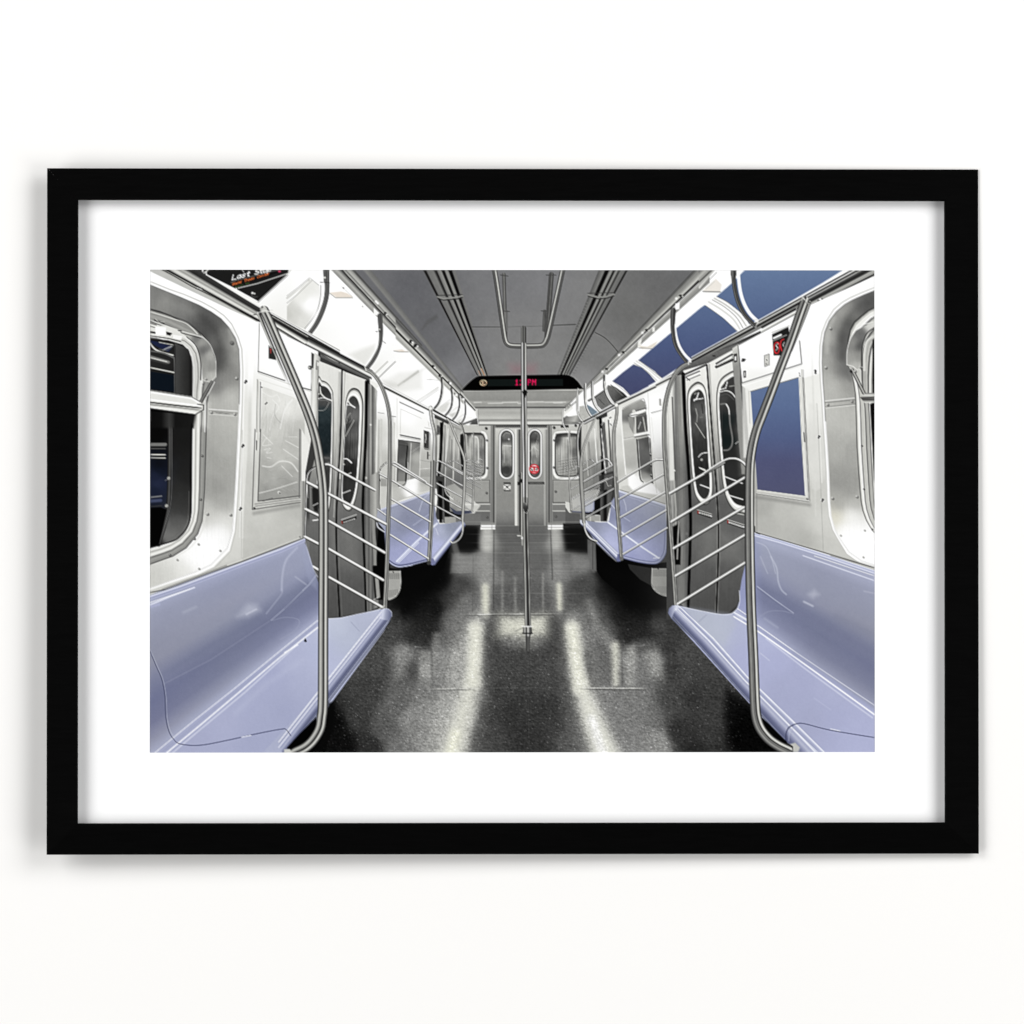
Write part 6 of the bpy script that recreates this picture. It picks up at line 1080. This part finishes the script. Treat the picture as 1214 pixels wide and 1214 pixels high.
def finish():
    """the darkroom: contrast, slightly dusty blues, sharpening, a faint grain"""
    np.clip(INK, 0, 255, out=INK)
    lum = INK.mean(-1)
    to = np.interp(lum, [0, 40, 80, 120, 160, 200, 235, 255], [0, 40, 74, 111, 150, 194, 233, 255])
    blue = np.clip((INK[..., 2]-INK[..., 0])/20, 0, 1)          # the lavender plastic keeps its tone
    k = 1-.75*blue
    INK[...] *= ((lum*(1-k)+to*k)/np.maximum(lum, 1))[..., None]
    g = INK.mean(-1, keepdims=True)
    INK[...] = g+(INK-g)*(1-.24*blue[..., None])
    H, Wd = lum.shape
    X, Y = np.meshgrid(np.arange(Wd)/SC, np.arange(H)/SC)
    INK[...] *= (1-.035*blue*np.clip((252-g[..., 0])/30, 0, 1))[..., None]; INK[..., 0] -= 2.5*blue
    mid = np.clip(g[..., 0]/80, 0, 1)*np.clip((252-g[..., 0])/50, 0, 1)*(1-.6*blue)
    INK[...] += (mid*(1.8*noise(X, Y, 7, 7, 71)+1.6*noise(X, Y, 2.4, 3.1, 72)+1.5*noise(X, Y, 22, 15, 73)))[..., None]
    K = np.array([1, 6, 15, 20, 15, 6, 1], np.float32)/64
    np.clip(INK, 0, 255, out=INK)
    B = INK.copy()
    for ax in (0, 1):
        B = sum(q*np.roll(B, i-3, axis=ax) for i, q in enumerate(K))
    INK[3:-3, 3:-3] += .6*(INK-B)[3:-3, 3:-3]
    n = np.random.default_rng(5).normal(0, 1.5, INK.shape[:2]).astype(np.float32)
    lum = INK.mean(-1)
    INK[...] += (n*np.clip(lum/60, .2, 1)*np.clip((255-lum)/40, 0, 1))[..., None]
    np.clip(INK, 0, 255, out=INK)

# ---------------------------------------------------------------------------
# materials
# ---------------------------------------------------------------------------
def material(name, rough=.8, spec=.3):
    m = bpy.data.materials.new(name); m.use_nodes = True
    nt = m.node_tree; b = nt.nodes['Principled BSDF']
    b.inputs['Roughness'].default_value = rough; b.inputs['Specular IOR Level'].default_value = spec
    return m, nt, b

def lin1(c):
    c = c/255.0
    return c/12.92 if c <= .04045 else ((c+.055)/1.055)**2.4

def noise_tint(nt, b, c0, c1, scale, bump=0.0, detail=6.0, stretch=None):
    tc = nt.nodes.new('ShaderNodeTexCoord'); mp = nt.nodes.new('ShaderNodeMapping')
    if stretch: mp.inputs['Scale'].default_value = stretch
    nz = nt.nodes.new('ShaderNodeTexNoise'); nz.inputs['Scale'].default_value = scale; nz.inputs['Detail'].default_value = detail
    rp = nt.nodes.new('ShaderNodeValToRGB')
    rp.color_ramp.elements[0].color = (*c0, 1); rp.color_ramp.elements[1].color = (*c1, 1)
    rp.color_ramp.elements[0].position = .3; rp.color_ramp.elements[1].position = .7
    nt.links.new(tc.outputs['Object'], mp.inputs['Vector']); nt.links.new(mp.outputs['Vector'], nz.inputs['Vector'])
    nt.links.new(nz.outputs['Fac'], rp.inputs['Fac']); nt.links.new(rp.outputs['Color'], b.inputs['Base Color'])
    if bump:
        bp = nt.nodes.new('ShaderNodeBump'); bp.inputs['Strength'].default_value = bump; bp.inputs['Distance'].default_value = .0004
        nt.links.new(nz.outputs['Fac'], bp.inputs['Height']); nt.links.new(bp.outputs['Normal'], b.inputs['Normal'])

WALL_A = .788
m_wall, nt, b = material('painted_wall', .9, .0); noise_tint(nt, b, (WALL_A*.998, WALL_A*.988, WALL_A*.968), (WALL_A, WALL_A*.991, WALL_A*.972), 240.0, .03)
m_frame, nt, b = material('black_lacquered_wood', .8, .012); noise_tint(nt, b, (.0015,.0015,.0015), (.0021,.0021,.0021), 30.0, .05, stretch=(1, 1, 14))
m_mat, nt, b = material('white_mat_board', .9, .0); noise_tint(nt, b, (.835,.835,.835), (.845,.845,.845), 500.0, .03)
m_cut, nt, b = material('mat_board_core', .9, .0); noise_tint(nt, b, (.82,.82,.81), (.84,.84,.83), 500.0)
m_print, nt, b = material('photo_print_ink', .75, .0)
at = nt.nodes.new('ShaderNodeVertexColor'); at.layer_name = 'ink'
nt.links.new(at.outputs['Color'], b.inputs['Base Color'])

def mesh_obj(name, verts, faces, mat, parent=None, smooth=False):
    me = bpy.data.meshes.new(name); me.from_pydata(verts, [], faces); me.validate(); me.update()
    me.materials.append(mat)
    o = bpy.data.objects.new(name, me); scene.collection.objects.link(o)
    if parent is not None: o.parent = parent
    if smooth:
        for p in me.polygons: p.use_smooth = True
    return o

# ---------------------------------------------------------------------------
# the wall: one large painted sheet
# ---------------------------------------------------------------------------
wall = mesh_obj('wall', [(-6,0,-5),(6,0,-5),(6,0,5),(-6,0,5)], [(0,1,2,3)], m_wall)
wall['kind'] = 'structure'

# ---------------------------------------------------------------------------
# the framed print
# ---------------------------------------------------------------------------
root = bpy.data.objects.new('framed_print', None); scene.collection.objects.link(root)
root['label'] = 'black framed photo of an empty subway car with lavender benches and a white mat'
root['category'] = 'framed picture'
OUTX0, OUTX1, OUTY0, OUTY1 = 56.2, 1161.0, 200.0, 1012.6
INX0, INX1, INY0, INY1 = 93.2, 1120.4, 237.8, 975.4
# profile of a rail from the outer edge to the inner edge: (share of the width, height in mm above the back)
RIM = 19.0
PROF = [(0.0, 0.0), (0.0, 2.0), (.02, 2.6), (.05, 3.1), (.93, RIM-.6), (.97, RIM-.1), (1.0, RIM-.6), (1.0, 2.0), (.86, 0.0)]
def rail(name, corners):
    """corners: (outer a, inner a, inner b, outer b) on the plan; mitred ends a hair apart"""
    oa, ia, ib, ob = [np.array(c, float) for c in corners]
    vs = []; n = len(PROF)
    d = (ob-oa); d /= np.linalg.norm(d); gap = .02
    for o_, i_, sgn in ((oa, ia, 1), (ob, ib, -1)):
        for t, h in PROF:
            q = o_+(i_-o_)*t+d*gap*sgn
            vs.append(W(q[0], q[1], h+.3))
    fs = [(i, (i+1) % n, n+(i+1) % n, n+i) for i in range(n)]+[tuple(range(n))[::-1], tuple(range(n, 2*n))]
    o = mesh_obj(name, vs, fs, m_frame, root)
    bm = bmesh.new(); bm.from_mesh(o.data); bmesh.ops.recalc_face_normals(bm, faces=bm.faces); bm.to_mesh(o.data); bm.free()
    return o
A, B_, C_, D_ = (OUTX0, OUTY0), (OUTX1, OUTY0), (OUTX1, OUTY1), (OUTX0, OUTY1)
a, b_, c_, d_ = (INX0, INY0), (INX1, INY0), (INX1, INY1), (INX0, INY1)
frame = bpy.data.objects.new('frame', None); scene.collection.objects.link(frame); frame.parent = root
for cs in ((A, a, b_, B_), (B_, b_, c_, C_), (C_, c_, d_, D_), (D_, d_, a, A)):
    r = rail('frame_rail', cs); r.parent = frame
# backing board, set inside the rails
def box(name, x0, x1, y0, y1, d0, d1, mat, parent):
    vs = [W(x, y, d) for d in (d0, d1) for x, y in ((x0,y0),(x1,y0),(x1,y1),(x0,y1))]
    o = mesh_obj(name, vs, [(0,1,2,3),(4,5,6,7),(0,1,5,4),(1,2,6,5),(2,3,7,6),(3,0,4,7)], mat, parent)
    bm = bmesh.new(); bm.from_mesh(o.data); bmesh.ops.recalc_face_normals(bm, faces=bm.faces); bm.to_mesh(o.data); bm.free()
    return o
MX0, MX1, MY0, MY1 = INX0-2.5, INX1+2.5, INY0-2.5, INY1+2.5
box('backing_board', MX0, MX1, MY0, MY1, .35, .9, m_cut, root)
# mat board with a bevelled window
def mat_board():
    bt, tp = 1.05, 1.9
    O = ((MX0,MY0),(MX1,MY0),(MX1,MY1),(MX0,MY1)); I = ((PX0,PY0),(PX1,PY0),(PX1,PY1),(PX0,PY1)); bv = .0
    J = ((PX0-bv,PY0-bv),(PX1+bv,PY0-bv),(PX1+bv,PY1+bv),(PX0-bv,PY1+bv))
    vs = [W(x,y,tp) for x, y in O]+[W(x,y,tp) for x, y in J]+[W(x,y,bt+.0) for x, y in I]
    fs = [(i, (i+1) % 4, 4+(i+1) % 4, 4+i) for i in range(4)]+[(4+i, 4+(i+1) % 4, 8+(i+1) % 4, 8+i) for i in range(4)]
    return mesh_obj('mat_board', vs, fs, m_mat, root)
mat_board()

# the print: a flat sheet whose inks are stored dot by dot as a colour attribute
def make_print():
    paint_print()
    nx, ny = NW+1, NH+1
    xs = PX0+(np.arange(nx))*(PX1-PX0)/NW; ys = PY0+(np.arange(ny))*(PY1-PY0)/NH
    X, Y = np.meshgrid(xs, ys)
    co = np.stack([(X-607.0)*MM, np.full_like(X, -1.2*MM), (607.0-Y)*MM], -1).reshape(-1, 3).astype(np.float32)
    me = bpy.data.meshes.new('photo_print')
    nf = NW*NH
    me.vertices.add(nx*ny); me.vertices.foreach_set('co', co.ravel())
    i = (np.arange(NH)[:, None]*nx+np.arange(NW)[None, :]).ravel()
    q = np.stack([i+nx, i+nx+1, i+1, i], -1).astype(np.int32)
    me.loops.add(nf*4); me.loops.foreach_set('vertex_index', q.ravel())
    me.polygons.add(nf); me.polygons.foreach_set('loop_start', (np.arange(nf)*4).astype(np.int32))
    me.update(calc_edges=True)
    P = np.pad(INK, ((0,1),(0,1),(0,0)), mode='edge'); P2 = np.pad(INK, ((1,0),(1,0),(0,0)), mode='edge')
    V = .5*(P+P2)+.35*(.5*(P+P2)-.25*(P+P2+np.roll(P2,-1,0)+np.roll(P2,-1,1)))*0
    s = np.clip(V/255.0, 0, 1)
    linv = np.where(s <= .04045, s/12.92, ((s+.055)/1.055)**2.4)*.812
    rgba = np.concatenate([linv, np.ones(linv.shape[:2]+(1,))], -1).astype(np.float32)
    ca = me.color_attributes.new('ink', 'FLOAT_COLOR', 'POINT'); ca.data.foreach_set('color', rgba.ravel())
    me.materials.append(m_print)
    o = bpy.data.objects.new('photo_print', me); scene.collection.objects.link(o); o.parent = root
    return o
make_print()

# the picture hangs a little proud of the wall at its lower left: tilt about the upper right corner
TX, TY = 22.0, 8.0      # mm off the wall at the left edge / the bottom edge
from mathutils import Matrix, Vector
ax = TX/(OUTX1-OUTX0); ay = TY/(OUTY1-OUTY0)
piv = Vector(W(OUTX1, OUTY0, 0))
n_ = Vector((ax, -1, ay)).normalized()
# plane through the pivot whose distance from the wall grows to the left and downwards
R = Vector((0, -1, 0)).rotation_difference(n_)
M = Matrix.Translation(piv) @ R.to_matrix().to_4x4() @ Matrix.Translation(-piv)
root.matrix_world = M
